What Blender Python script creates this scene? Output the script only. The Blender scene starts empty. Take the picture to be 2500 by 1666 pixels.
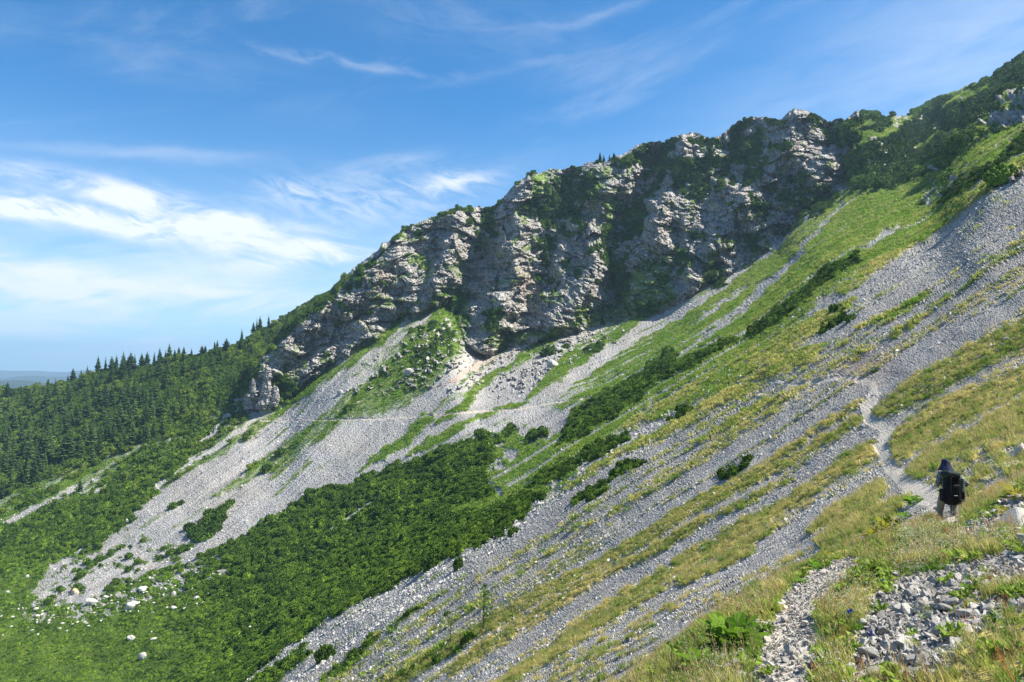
import bpy, bmesh, math, random
import numpy as np
from mathutils import Vector, Matrix, Euler
random.seed(7); rng = np.random.default_rng(11)
R = math.radians
sc = bpy.context.scene
col = sc.collection

# ------------------------------------------------------------------ camera, sky, sun, exposure
FPX, PITCH = 1750.0, math.atan(47/1750)
cam_d = bpy.data.cameras.new('camera'); cam = bpy.data.objects.new('camera', cam_d); col.objects.link(cam)
cam_d.sensor_width = 36; cam_d.lens = FPX/2500*36
cam_d.clip_start = 0.05; cam_d.clip_end = 60000
cam.rotation_euler = (math.pi/2+PITCH, 0, 0)
sc.camera = cam
SUN_EL, SUN_AZ = R(52), R(92)          # azimuth from +Y towards +X
sun_dir = Vector((math.sin(SUN_AZ)*math.cos(SUN_EL), math.cos(SUN_AZ)*math.cos(SUN_EL), math.sin(SUN_EL)))
sl = bpy.data.lights.new('sun', 'SUN'); so = bpy.data.objects.new('sun', sl); col.objects.link(so)
sl.energy = 5.0; sl.angle = R(0.55); sl.color = (1.0, 0.93, 0.81)
so.rotation_euler = (-sun_dir).to_track_quat('-Z', 'Y').to_euler()
sc.view_settings.view_transform = 'Standard'; sc.view_settings.look = 'None'
sc.view_settings.gamma = 1.0; sc.view_settings.use_curve_mapping = False
sc.view_settings.exposure = 1.25
sc.cycles.max_bounces = 4; sc.cycles.diffuse_bounces = 3; sc.cycles.transmission_bounces = 3
sc.cycles.volume_bounces = 0; sc.cycles.transparent_max_bounces = 4
sc.cycles.use_denoising = True

W = bpy.data.worlds.new('World'); sc.world = W; W.use_nodes = True

class NT:
    """small helper for writing node trees"""
    def __init__(s, tree): s.t = tree; s.n = tree.nodes; s.l = tree.links
    def add(s, typ, **kw):
        nd = s.n.new(typ)
        for k, v in kw.items(): setattr(nd, k, v)
        return nd
    def put(s, sock, v):
        if v is None: return
        if isinstance(v, bpy.types.NodeSocket): s.l.new(v, sock)
        else: sock.default_value = v
    def math(s, op, a, b=None, c=None, clamp=False):
        nd = s.add('ShaderNodeMath', operation=op); nd.use_clamp = clamp
        s.put(nd.inputs[0], a); s.put(nd.inputs[1], b); s.put(nd.inputs[2], c)
        return nd.outputs[0]
    def mix(s, f, a, b, typ='RGBA', blend='MIX'):
        nd = s.add('ShaderNodeMix', data_type=typ)
        if typ == 'RGBA': nd.blend_type = blend; i = (0, 6, 7, 2)
        else: i = (0, 2, 3, 0)
        s.put(nd.inputs[i[0]], f); s.put(nd.inputs[i[1]], a); s.put(nd.inputs[i[2]], b)
        return nd.outputs[i[3]]
    def noise(s, vec, scale, detail=4, rough=.55, dist=0.0):
        nd = s.add('ShaderNodeTexNoise'); s.put(nd.inputs['Vector'], vec); s.put(nd.inputs['Scale'], scale)
        nd.inputs['Detail'].default_value = detail; nd.inputs['Roughness'].default_value = rough
        nd.inputs['Distortion'].default_value = dist
        return nd.outputs['Fac']
    def ramp(s, f, lo, hi, a=0.0, b=1.0, smooth=True):
        nd = s.add('ShaderNodeMapRange'); nd.interpolation_type = 'SMOOTHSTEP' if smooth else 'LINEAR'
        s.put(nd.inputs[0], f); s.put(nd.inputs[1], lo); s.put(nd.inputs[2], hi); s.put(nd.inputs[3], a); s.put(nd.inputs[4], b)
        return nd.outputs[0]
    def comb(s, x, y, z):
        nd = s.add('ShaderNodeCombineXYZ')
        for i, v in enumerate((x, y, z)): s.put(nd.inputs[i], v)
        return nd.outputs[0]

# sky: Nishita, cirrus mixed in by direction (azimuth / elevation)
w = NT(W.node_tree); w.n.clear()
sky = w.add('ShaderNodeTexSky', sky_type='NISHITA'); sky.sun_disc = False
sky.sun_elevation = SUN_EL; sky.sun_rotation = SUN_AZ
sky.altitude = 1500; sky.air_density = 1.15; sky.dust_density = 0.6; sky.ozone_density = 2.0
tc = w.add('ShaderNodeTexCoord'); sep = w.add('ShaderNodeSeparateXYZ'); w.l.new(tc.outputs['Generated'], sep.inputs[0])
X, Y, Z = sep.outputs
az = w.math('ARCTAN2', X, Y); el = w.math('ARCSINE', Z)
warp = w.noise(w.comb(w.math('MULTIPLY', az, 3.0), w.math('MULTIPLY', el, 6.0), 0.0), 2.2, 4)
wv = w.math('MULTIPLY', w.math('SUBTRACT', warp, .5), 0.10)
def blob(ca, ce, ra, re, rot=0.0):
    """soft ellipse around a direction; rot tilts its long axis (all in radians)"""
    da = w.math('SUBTRACT', az, ca); de = w.math('ADD', w.math('SUBTRACT', el, ce), w.math('MULTIPLY', wv, .5))
    c_, s_ = math.cos(rot), math.sin(rot)
    p = w.math('ADD', w.math('MULTIPLY', da, c_/ra), w.math('MULTIPLY', de, s_/ra))
    q = w.math('ADD', w.math('MULTIPLY', da, -s_/re), w.math('MULTIPLY', de, c_/re))
    r2 = w.math('ADD', w.math('MULTIPLY', p, p), w.math('MULTIPLY', q, q))
    return w.math('EXPONENT', w.math('MULTIPLY', r2, -1.0))
def px2ang(u, v):
    x = (u-1250)/FPX; cz = (833-v)/FPX
    y = math.cos(PITCH)-cz*math.sin(PITCH); z = math.sin(PITCH)+cz*math.cos(PITCH)
    return math.atan2(x, y), math.asin(z/math.sqrt(x*x+y*y+z*z))
def streaks(seed, sx, sy, rot, det=6, dist=.6):
    c_, s_ = math.cos(rot), math.sin(rot)
    p = w.math('ADD', w.math('MULTIPLY', az, c_*sx), w.math('MULTIPLY', el, s_*sx))
    q = w.math('ADD', w.math('MULTIPLY', az, -s_*sy), w.math('MULTIPLY', el, c_*sy))
    return w.noise(w.comb(p, q, seed), 1.0, det, .62, dist)
cl = None
def addc(v):
    global cl
    cl = v if cl is None else w.math('ADD', cl, v)
fine1 = streaks(3.1, 9, 34, -.16); fine2 = streaks(8.7, 5, 24, .14); fine3 = streaks(12.3, 20, 60, -.25, 8)
def B(u, v, ru, rv, rot, amp, tex, lo, hi):
    a, e = px2ang(u, v)
    addc(w.math('MULTIPLY', w.math('MULTIPLY', blob(a, e, ru/FPX, rv/FPX, rot), amp), w.ramp(tex, lo, hi)))
B(130, 452, 280, 20, -.13, .8, fine1, .26, .66)      # big bright bank on the left
B(450, 505, 230, 24, -.16, .9, fine1, .28, .64)
B(110, 515, 200, 20, -.16, .95, fine3, .28, .62)
B(400, 550, 220, 24, -.03, .8, fine3, .30, .66)
B(560, 590, 300, 26, -.08, .45, fine1, .30, .65)
B(780, 620, 260, 30, .12, .50, fine1, .34, .66)
B(300, 620, 500, 90, 0, .30, fine2, .28, .7)
B(720, 468, 60, 24, 0, .45, fine3, .35, .66)
B(900, 480, 240, 60, .08, .42, fine3, .34, .68)
B(1120, 448, 90, 22, .2, .60, fine3, .32, .62)
B(1010, 400, 260, 30, .06, .22, fine2, .35, .65)
B(100, 680, 320, 40, -.05, .45, fine1, .33, .66)
B(350, 740, 520, 55, 0, .55, fine2, .34, .62)
B(120, 830, 600, 40, 0, .35, fine2, .36, .62)
B(850, 160, 230, 11, -.04, .20, fine3, .34, .62)
B(1310, 160, 230, 10, .17, .12, fine2, .30, .62)
B(1430, 42, 140, 9, .14, .14, fine2, .30, .6)
B(350, 375, 280, 14, .05, .20, fine2, .3, .6)
B(250, 120, 420, 60, -.1, .12, fine2, .3, .7)
B(2350, 110, 480, 130, .2, .34, fine2, .05, .7)
B(1150, 60, 300, 60, -.15, .12, fine1, .35, .7)
# elsewhere thin cirrus goes on the same way
gen = w.math('MULTIPLY', w.ramp(streaks(21.0, 2.2, 8, .3), .5, .78), .20)
addc(w.math('MULTIPLY', gen, w.ramp(el, 0.0, .2)))
# whitening towards the horizon and towards the sun side
hz = w.math('MULTIPLY', w.ramp(el, -.02, .36, 1.0, 0.0), .40)
sunward = w.add('ShaderNodeVectorMath', operation='DOT_PRODUCT'); w.l.new(tc.outputs['Generated'], sunward.inputs[0])
sunward.inputs[1].default_value = tuple(sun_dir)
sw = w.math('MULTIPLY', w.ramp(sunward.outputs['Value'], .5, 1.0), .30)
addc(hz); addc(sw)
gain = w.mix(1.0, sky.outputs[0], (0.235, 0.74, 1.07, 1), blend='MULTIPLY')
cloudcol = w.mix(1.0, (6.6, 6.85, 7.1, 1), w.mix(0.0, (1, 1, 1, 1), (1, 1, 1, 1)), blend='MULTIPLY')
skyc = w.mix(w.math('MINIMUM', cl, .96), gain, cloudcol)
bg = w.add('ShaderNodeBackground'); bg.inputs['Strength'].default_value = 0.068
w.l.new(skyc, bg.inputs['Color'])
wo = w.add('ShaderNodeOutputWorld'); w.l.new(bg.outputs[0], wo.inputs['Surface'])

# ------------------------------------------------------------------ helpers
def tag(o, label=None, cat=None, group=None, kind=None):
    if label: o['label'] = label
    if cat: o['category'] = cat
    if group: o['group'] = group
    if kind: o['kind'] = kind
    return o
def empty(name, loc, rz=0.0, s=1.0):
    o = bpy.data.objects.new(name, None); col.objects.link(o)
    o.location = loc; o.rotation_euler = (0, 0, rz); o.scale = (s, s, s); o.empty_display_size = .2
    return o
def link(name, me, parent=None):
    o = bpy.data.objects.new(name, me); col.objects.link(o)
    if parent: o.parent = parent
    return o
def copy_tree(o):
    c = o.copy(); col.objects.link(c)
    for ch in kids[o.name]:
        d = ch.copy(); col.objects.link(d); d.parent = c
    return c
kids = {}
def np_mesh(name, V, F, mat=None, smooth=False, colors=None):
    me = bpy.data.meshes.new(name)
    V = np.asarray(V, np.float32); F = np.asarray(F, np.int32)
    k = F.shape[1]
    me.vertices.add(len(V)); me.vertices.foreach_set('co', V.ravel())
    me.loops.add(F.size); me.loops.foreach_set('vertex_index', F.ravel())
    me.polygons.add(len(F)); me.polygons.foreach_set('loop_start', np.arange(0, F.size, k, dtype=np.int32))
    me.update(calc_edges=True)
    me.polygons.foreach_set('use_smooth', np.full(len(F), smooth))
    if colors is not None:
        a = me.color_attributes.new('Col', 'FLOAT_COLOR', 'POINT')
        a.data.foreach_set('color', np.concatenate([colors, np.ones((len(V), 1))], 1).astype(np.float32).ravel())
    if mat: me.materials.append(mat)
    return me

def _h(ix, iy, iz, seed):
    h = (ix.astype(np.uint32)*np.uint32(374761393)) ^ (iy.astype(np.uint32)*np.uint32(668265263)) \
        ^ (iz.astype(np.uint32)*np.uint32(2147483647)) ^ np.uint32((seed*1274126177) & 0xffffffff)
    h = (h ^ (h >> np.uint32(13)))*np.uint32(1103515245); h = (h ^ (h >> np.uint32(16)))*np.uint32(668265263)
    h ^= h >> np.uint32(15)
    return h.astype(np.float64)/4294967295.0
def vn(x, y, z=None, seed=0):
    """value noise, 2-D or 3-D, range -1..1"""
    x0 = np.floor(x).astype(np.int64); y0 = np.floor(y).astype(np.int64)
    fx = x-x0; fy = y-y0; fx = fx*fx*fx*(fx*(fx*6-15)+10); fy = fy*fy*fy*(fy*(fy*6-15)+10)
    zz = np.zeros_like(x0) if z is None else np.floor(z).astype(np.int64)
    def pl(k):
        a = _h(x0, y0, k, seed); b = _h(x0+1, y0, k, seed); c = _h(x0, y0+1, k, seed); d = _h(x0+1, y0+1, k, seed)
        return (a*(1-fx)+b*fx)*(1-fy)+(c*(1-fx)+d*fx)*fy
    if z is None: return pl(zz)*2-1
    fz = z-zz; fz = fz*fz*(3-2*fz)
    return (pl(zz)*(1-fz)+pl(zz+1)*fz)*2-1
def fbm(x, y, z=None, o=4, g=.5, seed=0, ridged=False):
    t = 0; a = 1.0; n = 0
    for i in range(o):
        s = 2.03**i
        v = vn(x*s+i*17.3, y*s-i*9.1, None if z is None else z*s+i*5.7, seed+i*31)
        if ridged: v = 1-2*np.abs(v)
        t = t+a*v; n += a; a *= g
    return t/n
def sst(a, b, x):
    t = np.clip((x-a)/(b-a), 0, 1); return t*t*(3-2*t)

def ray(u, v):
    x = (u-1250)/FPX; cz = (833-v)/FPX
    y = math.cos(PITCH)-cz*math.sin(PITCH); z = math.sin(PITCH)+cz*math.cos(PITCH)
    return x/y, z/y

# ------------------------------------------------------------------ the lie of the land
SKY = [(-400,960),(-100,952),(0,948),(63,947),(91,943),(154,938),(210,915),(281,900),(351,888),(421,878),(491,869),(537,853),(596,828),
 (631,806),(666,789),(700,766),(765,728),(807,712),(837,682),(868,652),(925,612),(933,593),(963,578),(983,556),(1025,545),(1078,521),
 (1120,507),(1155,509),(1197,503),(1208,498),(1235,475),(1258,448),(1289,426),(1338,413),(1407,408),(1445,395),(1491,391),(1530,371),
 (1545,358),(1583,347),(1637,340),(1667,326),(1698,324),(1732,339),(1759,331),(1778,315),(1805,296),(1847,284),(1885,292),(1912,292),
 (1927,272),(1950,264),(1981,272),(2008,285),(2027,299),(2061,291),(2091,275),(2123,274),(2155,284),(2212,288),(2244,262),(2295,240),
 (2346,221),(2378,205),(2410,186),(2442,164),(2474,144),(2500,132),(2600,70),(2700,20),(2900,-80)]
skx, sky_ = np.array(SKY, float).T
def skyline(u):
    u = np.clip(u, -400, 2900)
    v = np.interp(u, skx, sky_)
    rocky = sst(850, 940, u)*(1-sst(2040, 2200, u))
    return v + vn(u/22.0, u*0+3, seed=5)*3.2*rocky + vn(u/7.0, u*0+1, seed=6)*(1.2+1.8*rocky)

# slope planes: z = t*(ex*x+ey*y) - H   -> inverse depth w = (a*rx + b - rz)/H
PL = [(.578, -.347, 4.5),      # near slope
      (.679, -.047, 19.85),    # middle slope
      (.574, .181, 72.0),      # green bowl
      (.30, .42, 173.0),       # scree fan and forest side
      (.08, .0, 95.0)]         # valley floor
CLF = (.56, 1.504, 595.0)      # cliff
FG = (.279, -.254, 1.496)      # the knoll we stand on
LIP = [(1380,1850),(1480,1720),(1600,1625),(1700,1550),(1850,1455),(1960,1395),(2080,1345),(2250,1290),(2350,1264),(2420,1225),
       (2500,1180),(2720,1060),(2900,1000),(9000,900),(9000,4000),(600,4000),(1100,2200)]
CLIFF_EDGE = [(2120,200),(2090,400),(2070,455),(1960,520),(1920,575),(1830,650),(1720,700),(1600,775),(1480,800),(1400,815),(1300,840),(1180,870),
  (1140,850),(1110,780),(1100,730),(1000,775),(944,820),(860,860),(790,905),(735,945),(700,985),(640,1010),(596,1012),(590,960),(618,900),(640,868),
  (690,828),(705,790),(752,748),(812,716),(842,680),(868,650),(905,628),(930,590),(930,300),(1800,100)]

def poly_sd(u, v, P):
    """signed distance in pixels to a polygon, positive inside"""
    P = np.asarray(P, float); n = len(P); d2 = np.full(u.shape, 1e18); ins = np.zeros(u.shape, bool)
    for i in range(n):
        ax, ay = P[i]; bx, by = P[(i+1) % n]; ex, ey = bx-ax, by-ay
        t = np.clip(((u-ax)*ex+(v-ay)*ey)/(ex*ex+ey*ey+1e-9), 0, 1)
        d2 = np.minimum(d2, (u-ax-t*ex)**2+(v-ay-t*ey)**2)
        c = (ay > v) != (by > v)
        ins ^= c & (u < ex*(v-ay)/(ey if ey else 1e-9)+ax)
    return np.where(ins, 1, -1)*np.sqrt(d2)
def boxed(fn, u, v, P, pad, fill):
    P = np.asarray(P, float)
    m = (u > P[:, 0].min()-pad) & (u < P[:, 0].max()+pad) & (v > P[:, 1].min()-pad) & (v < P[:, 1].max()+pad)
    out = np.full(u.shape, fill, float)
    if m.any(): out[m] = fn(u[m], v[m], P)
    return out
def line_d(u, v, P):
    """distance to a polyline of (u, v, width); returns distance/half-width"""
    best = np.full(u.shape, 1e9)
    for i in range(len(P)-1):
        ax, ay, aw = P[i]; bx, by, bw = P[i+1]; ex, ey = bx-ax, by-ay
        t = np.clip(((u-ax)*ex+(v-ay)*ey)/(ex*ex+ey*ey+1e-9), 0, 1)
        best = np.minimum(best, np.hypot(u-ax-t*ex, v-ay-t*ey)/((aw+(bw-aw)*t)/2))
    return best

GULLY = [([(1212,490),(1195,590),(1140,690),(1105,750)],26,34),([(1380,415),(1400,520),(1350,600),(1325,700)],16,36),
 ([(1600,365),(1560,480),(1500,600),(1505,780)],30,40),([(1795,320),(1770,410),(1660,450)],14,30),([(2040,300),(2070,420),(1985,520),(1930,590)],24,32),
 ([(880,650),(835,715),(760,740)],12,18),([(1075,560),(1060,640),(1010,740),(940,800)],9,22),([(1705,500),(1790,560),(1840,640)],9,22),
 ([(800,780),(760,860),(700,900)],8,20),([(1650,560),(1655,680)],10,18),([(880,760),(820,840),(790,890)],7,16),([(1290,640),(1280,760),(1240,830)],10,22)]
RIDGE = [([(965,575),(950,640),(900,690),(800,760),(740,800),(660,900)],14,34),([(1290,430),(1245,520),(1255,650),(1225,760),(1160,850)],24,42),
 ([(1668,330),(1630,440),(1600,560),(1660,620),(1700,690)],14,34),([(1950,268),(1905,380),(1850,450),(1780,530),(1740,600)],18,34),
 ([(1440,560),(1465,650),(1400,740),(1330,820)],16,30),([(1120,508),(1100,600),(1060,700)],10,28),([(2090,275),(2050,330)],10,24),
 ([(1545,360),(1530,430),(1440,480)],10,24),([(625,880),(615,950),(600,1000)],5,16),([(1380,600),(1370,700),(1340,780)],8,22)]

def depth_field(u, v):
    """distance along +Y of the bare slopes at a picture position, and the share each slope has in it"""
    rx, rz = ray(u, v)
    ws = [np.maximum((a*rx+b-rz)/H, 1e-5) for a, b, H in PL]
    k = 9.0
    ws = np.array(ws); lw = np.log(ws); m = lw.max(0)
    e = np.exp((lw-m)*k); s = e.sum(0); share = e/s
    L = m+np.log(s)/k
    return rx, rz, L, share

NU, NV = 1420, 760
ug = np.concatenate([-180-np.cumsum(1.22**np.arange(26)*2.4)[::-1]*2.0, np.linspace(-180, 2680, NU-56), 2680+np.cumsum(1.19**np.arange(30)*2.6)*1.6])
vs = skyline(ug)
tt = np.linspace(0, 1, NV)
Ug = np.repeat(ug[None], NV, 0)
Vg = vs[None]+tt[:, None]*(1760-vs[None])
ex_t = np.array([30, 70, 130, 210, 320, 460, 640, 860, 1100.])
Ug = np.concatenate([Ug, np.repeat(ug[None], len(ex_t), 0)]); Vg = np.concatenate([Vg, 1760+np.repeat(ex_t[:, None], NU, 1)])
NR = Ug.shape[0]
rx, rz, L, share = depth_field(Ug, Vg)
jag = fbm(Ug/30, Vg/30, o=3, seed=3)*9
sdc = boxed(poly_sd, Ug+jag, Vg+jag, CLIFF_EDGE, 90, -200.0)
cliff_w = sst(-9, 9, sdc)
# foot of the cliff: every column's wall rises from the slope below it, and the slopes are bent to meet it
BASE = np.array([(300,1050),(560,1015),(640,1010),(700,985),(790,905),(860,860),(944,820),(1000,790),(1060,775),(1110,785),(1140,840),(1180,865),(1300,840),(1400,815),(1480,800),
  (1600,770),(1720,700),(1830,650),(1920,575),(1960,520),(2070,455),(2150,440),(2300,420),(2700,300)], float)
DT = np.array([(560,455),(640,450),(800,450),(1000,454),(1200,444),(1480,426),(1720,408),(1960,396),(2100,392),(2300,365)], float)
gk = np.exp(-np.linspace(-2, 2, 41)**2); gk /= gk.sum()
vb = np.convolve(np.pad(np.interp(ug, BASE[:, 0], BASE[:, 1]), 20, 'edge'), gk, 'valid')
dt_ = np.convolve(np.pad(np.interp(ug, DT[:, 0], DT[:, 1]), 20, 'edge'), gk, 'valid')
rxb, rzb, Lb, _s = depth_field(ug, vb)
fix = (Lb+np.log(dt_))*sst(500, 660, ug)*(1-sst(2150, 2420, ug))            # log(Dt/Ds)
gg = np.where(Vg > vb[None], np.exp(-(np.maximum(Vg-vb[None], 0)/190)**2), 1.0)
leftfree = sst(930, 700, Ug)*sst(30, -20, Vg-vb[None])                       # the forest side behind the free edge keeps its distance
L = L-fix[None]*gg*(1-leftfree)+.26*np.exp(-((Ug-2125)/120)**2-((Vg-310)/120)**2)
TC = 1.6
Lc = -np.log(np.maximum(dt_[None]*(TC-rzb[None])/(TC-rz), 50.0))
# only the nearer of slope and cliff, except on the free left edge where the cliff stands proud
Lm = L*(1-cliff_w)+Lc*cliff_w
sdf = poly_sd(Ug+jag*.6, Vg+jag*.6, LIP)
fgw = sst(-10, 16, sdf)
Lf = np.log(np.maximum((FG[0]*rx+FG[1]-rz)/FG[2]*(1-.25*sst(.9, 2.5, rx)), .055))
Lm = Lm*(1-fgw)+Lf*fgw
D0 = np.exp(-Lm)

def P3(D): return np.stack([rx*D, D, rz*D], -1)
base = P3(D0)
def normals(P):
    du = np.gradient(P, axis=1); dv = np.gradient(P, axis=0)
    n = np.cross(dv, du); n /= np.linalg.norm(n, axis=-1, keepdims=True)+1e-12
    s = np.sign(n[..., 2:3]); s[s == 0] = 1
    return n*s
# streak noise along the fall line of each slope, scaled to world metres
def streak(fc, fs, o, seed, g=.55):
    out = 0
    for i, (a, b, H) in enumerate(PL):
        t = math.hypot(a, b); exx, eyy = a/t, b/t
        if i == 4: exx, eyy = .9, .43
        c = (-eyy*base[..., 0]+exx*base[..., 1]); s = exx*base[..., 0]+eyy*base[..., 1]
        m = share[i] > .04
        f = np.zeros(c.shape); f[m] = fbm(c[m]*fc, s[m]*fs, o=o, g=g, seed=seed)
        out = out+f*share[i]
    return out
lD = np.log(D0)
near = 1-sst(math.log(14), math.log(60), lD); far = sst(math.log(70), math.log(230), lD); mid = 1-near-far
def mstreak(seed, o=4, asp=.07):
    return (streak(2.2, 2.2*asp, o, seed)*np.sqrt(near)+streak(.75, .75*asp, o, seed+3)*np.sqrt(mid)+streak(.16, .16*asp*1.2, o, seed+6)*np.sqrt(far))
s1 = mstreak(100); s2 = mstreak(200)
flat_n = fbm(Ug/26, Vg/26, o=4, seed=41)
fine_n = fbm(Ug/8, Vg/8, o=3, seed=43)
lump = fbm(Ug/70, Vg/55, o=3, seed=45)
# picture positions pushed along the fall line, so patch edges feather downhill
WU = Ug+(-.86)*(s1*34)+flat_n*7; WV = Vg+.5*(s1*34)+flat_n*7
BU = Ug+flat_n*14+fine_n*5; BV = Vg+fbm(Ug/26, Vg/26, o=4, seed=51)*12+fine_n*4      # bushy edges

def poly(P, soft=7, w_='b'):
    uu, vv = (WU, WV) if w_ == 's' else (BU, BV)
    return sst(-soft, soft, boxed(poly_sd, uu, vv, P, 40, -100.0))
def stroke(P, soft=.35, w_='s', grow=1.0):
    P = [(a, b, c*grow) for a, b, c in P]
    uu, vv = (WU, WV) if w_ == 's' else ((Ug, Vg) if w_ == 'n' else (BU, BV))
    d = boxed(lambda a, b, c: line_d(a, b, P), uu, vv, P, 70, 9.0)
    return 1-sst(1-soft, 1+soft, d)
def W_(pts, *ws):
    n = len(pts)
    wv_ = np.interp(np.linspace(0, 1, n), np.linspace(0, 1, len(ws)), ws)
    return [(p[0], p[1], float(q)) for p, q in zip(pts, wv_)]

# ---- classes: rock, green (grass), straw (yellow grass), mugo (shrub cover), path; what is left is scree
rock = cliff_w.copy()
Zs = np.zeros_like(rock)
green = Zs.copy(); straw = Zs.copy(); mugo = Zs.copy(); forest = Zs.copy(); ochre = Zs.copy(); leafy = Zs.copy()
def over(a, m, k=1.0): return np.maximum(a, m*k)

# left forest side and its meadow
forest = over(forest, poly([(-300,900),(0,930),(300,870),(560,820),(700,740),(840,650),(850,700),(720,800),(640,880),(600,960),(560,985),(470,1060),(380,1085),
   (310,1105),(230,1130),(150,1150),(80,1190),(0,1220),(-300,1260)], 8))
green = over(green, poly([(-300,1260),(0,1225),(85,1180),(161,1140),(276,1118),(380,1090),(470,1060),(560,1000),(600,975),(610,1030),(520,1090),(430,1150),(374,1190),(191,1210),(0,1300),(-300,1400)], 8))
mugo = over(mugo, poly([(200,1215),(260,1165),(330,1110),(420,1085),(500,1040),(560,990),(585,1010),(520,1080),(440,1140),(380,1190),(280,1200)], 8), .75)
mugo = over(mugo, poly([(20,1225),(70,1195),(120,1200),(90,1230),(40,1250)], 6), .6)
# the big mugo thicket
M1 = [(-300,1320),(0,1290),(64,1272),(127,1240),(191,1212),(260,1195),(374,1183),(384,1200),(365,1229),(314,1272),(238,1331),(204,1340),(119,1395),(75,1440),(110,1478),
  (191,1478),(297,1436),(404,1386),(467,1382),(501,1361),(552,1336),(612,1297),(690,1253),(760,1208),(795,1178),(831,1180),(855,1187),(901,1162),(953,1134),(985,1131),
  (1006,1131),(1069,1099),(1129,1088),(1181,1060),(1215,1062),(1214,1102),(1199,1155),(1190,1190),(1225,1215),(1280,1195),(1335,1206),(1300,1233),(1289,1262),(1225,1297),(1179,1338),
  (1088,1370),(1020,1397),(905,1457),(814,1512),(760,1545),(700,1585),(637,1625),(590,1670),(480,1800),(-300,1900)]
m1 = poly(M1, 5)
tipz = sst(640, 330, Ug+(Vg-1400)*-.3)*sst(1290, 1430, Vg+lump*60)      # low, grassy part at the bottom left
mugo = over(mugo, m1*(1-.55*tipz)); green = over(green, m1)
gap = stroke(W_([(935,1212),(900,1235),(860,1262),(800,1300)], 6, 18, 14, 5), .25, 'n')
gap2 = stroke(W_([(1110,1248),(1160,1238),(1215,1222),(1255,1205)], 14, 26, 22, 18), .4, 's')
mugo *= 1-gap; green *= 1-gap; mugo *= 1-gap2
frz = poly([(60,1500),(90,1440),(190,1360),(330,1300),(420,1330),(470,1390),(330,1440),(200,1490)], 26)*sst(.12, .24, fbm(Ug/17+Vg/40, Vg/11, o=4, seed=93)+.16*sst(230, 80, Ug)-.09)
green = over(green, frz); mugo = over(mugo, frz, .5)
frz2 = poly([(20,1500),(110,1440),(190,1460),(300,1420),(470,1375),(560,1350),(560,1400),(300,1500),(100,1520)], 10)*sst(.10, .22, fbm(Ug/12, Vg/7, o=3, seed=94))
mugo *= 1-frz2; green *= 1-frz2
# bushes on the scree fan
BUSHES = [([(437,1222),(415,1238),(402,1247)],16,26,16),([(552,1232),(530,1262),(500,1285),(462,1305)],22,60,64),([(465,1332),(440,1345),(420,1355)],24,42,26),([(430,1292),(412,1302),(398,1312)],8,16,8),
  ([(668,1130),(640,1145)],26,22),([(704,1095),(670,1110)],26,20),([(560,1258),(545,1266)],10,8),([(580,1262),(566,1270)],9,8)]
bsh = Zs.copy()
for b in BUSHES: bsh = over(bsh, stroke(W_(b[0], *b[1:]), .2, 'b'))
for p, *ws in [([(300,1332),(245,1368),(212,1395)],5,12,5),([(250,1335),(215,1350)],10,12),([(400,1388),(330,1425),(270,1445)],14,20,10)]:
    green = over(green, stroke(W_(p, *ws))); mugo = over(mugo, stroke(W_(p, *ws)), .5)
# slopes under the cliff
G = [([(1100,740),(1060,830),(1000,900),(900,960),(820,1010),(740,1080)],70,130,140,110,60,45),
 ([(740,1080),(690,1115),(640,1140),(590,1175),(520,1215)],45,40,28,16,6),([(1130,1040),(1060,1075),(1000,1110)],22,22,8),
 ([(1045,1020),(990,1075),(930,1115),(880,1145)],30,30,16,4),([(720,985),(640,1040),(560,1090),(470,1140),(400,1185)],14,18,16,14,8),
 ([(1000,760),(930,830),(860,880),(760,945),(700,985)],14,22,22,24,10),([(1230,850),(1180,885),(1120,930),(1060,960)],14,18,18,6),
 ([(1360,815),(1300,860),(1240,900),(1180,930),(1130,990),(1070,1030)],40,26,14,16,22,12),
 ([(1650,740),(1560,790),(1480,840),(1400,885),(1345,940),(1296,978)],50,66,66,56,40,14),
 ([(1300,980),(1250,990),(1180,1015),(1110,1040)],10,14,14,8)]
for p, *ws in G: green = over(green, stroke(W_(p, *ws)))
# the bright green slope
U3 = [(2100,440),(2150,462),(2250,432),(2400,340),(2500,290),(2680,200),(2680,330),(2500,392),(2400,462),(2300,530),(2200,598),(2120,650),(2040,705),(1960,775),(1880,838),(1780,898),(1700,940),
      (1600,985),(1520,1050),(1440,1100),(1340,1150),(1240,1200),(1190,1170),(1260,1125),(1330,1085),(1400,1030),(1480,985),(1340,1000),(1290,1003),(1400,935),(1500,868),(1620,790),(1720,715),(1830,655),
      (1930,585),(1990,535),(2060,465)]
u3 = poly(U3, 8, 's'); green = over(green, u3)
topm = poly([(2030,300),(2212,270),(2500,100),(2700,0),(2700,210),(2500,300),(2400,335),(2330,400),(2250,440),(2150,470),(2090,460),(2055,430),(2080,380),(2060,330)], 8)
green = over(green, topm); mugo = over(mugo, topm)
green = over(green, topm); mugo *= 1-topm*.9*sst(.12, .30, fbm(Ug/40+(Vg/30), Vg/45, o=3, seed=613)); tg = poly([(2290,470),(2360,430),(2440,400),(2480,330),(2680,280),(2680,330),(2500,372),(2420,440),(2300,500)], 12); mugo = over(mugo, tg, .6)
mugo = over(mugo, stroke(W_([(2500,200),(2420,262),(2350,330)], 20, 30, 10), .4, 'b'), 0)
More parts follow.
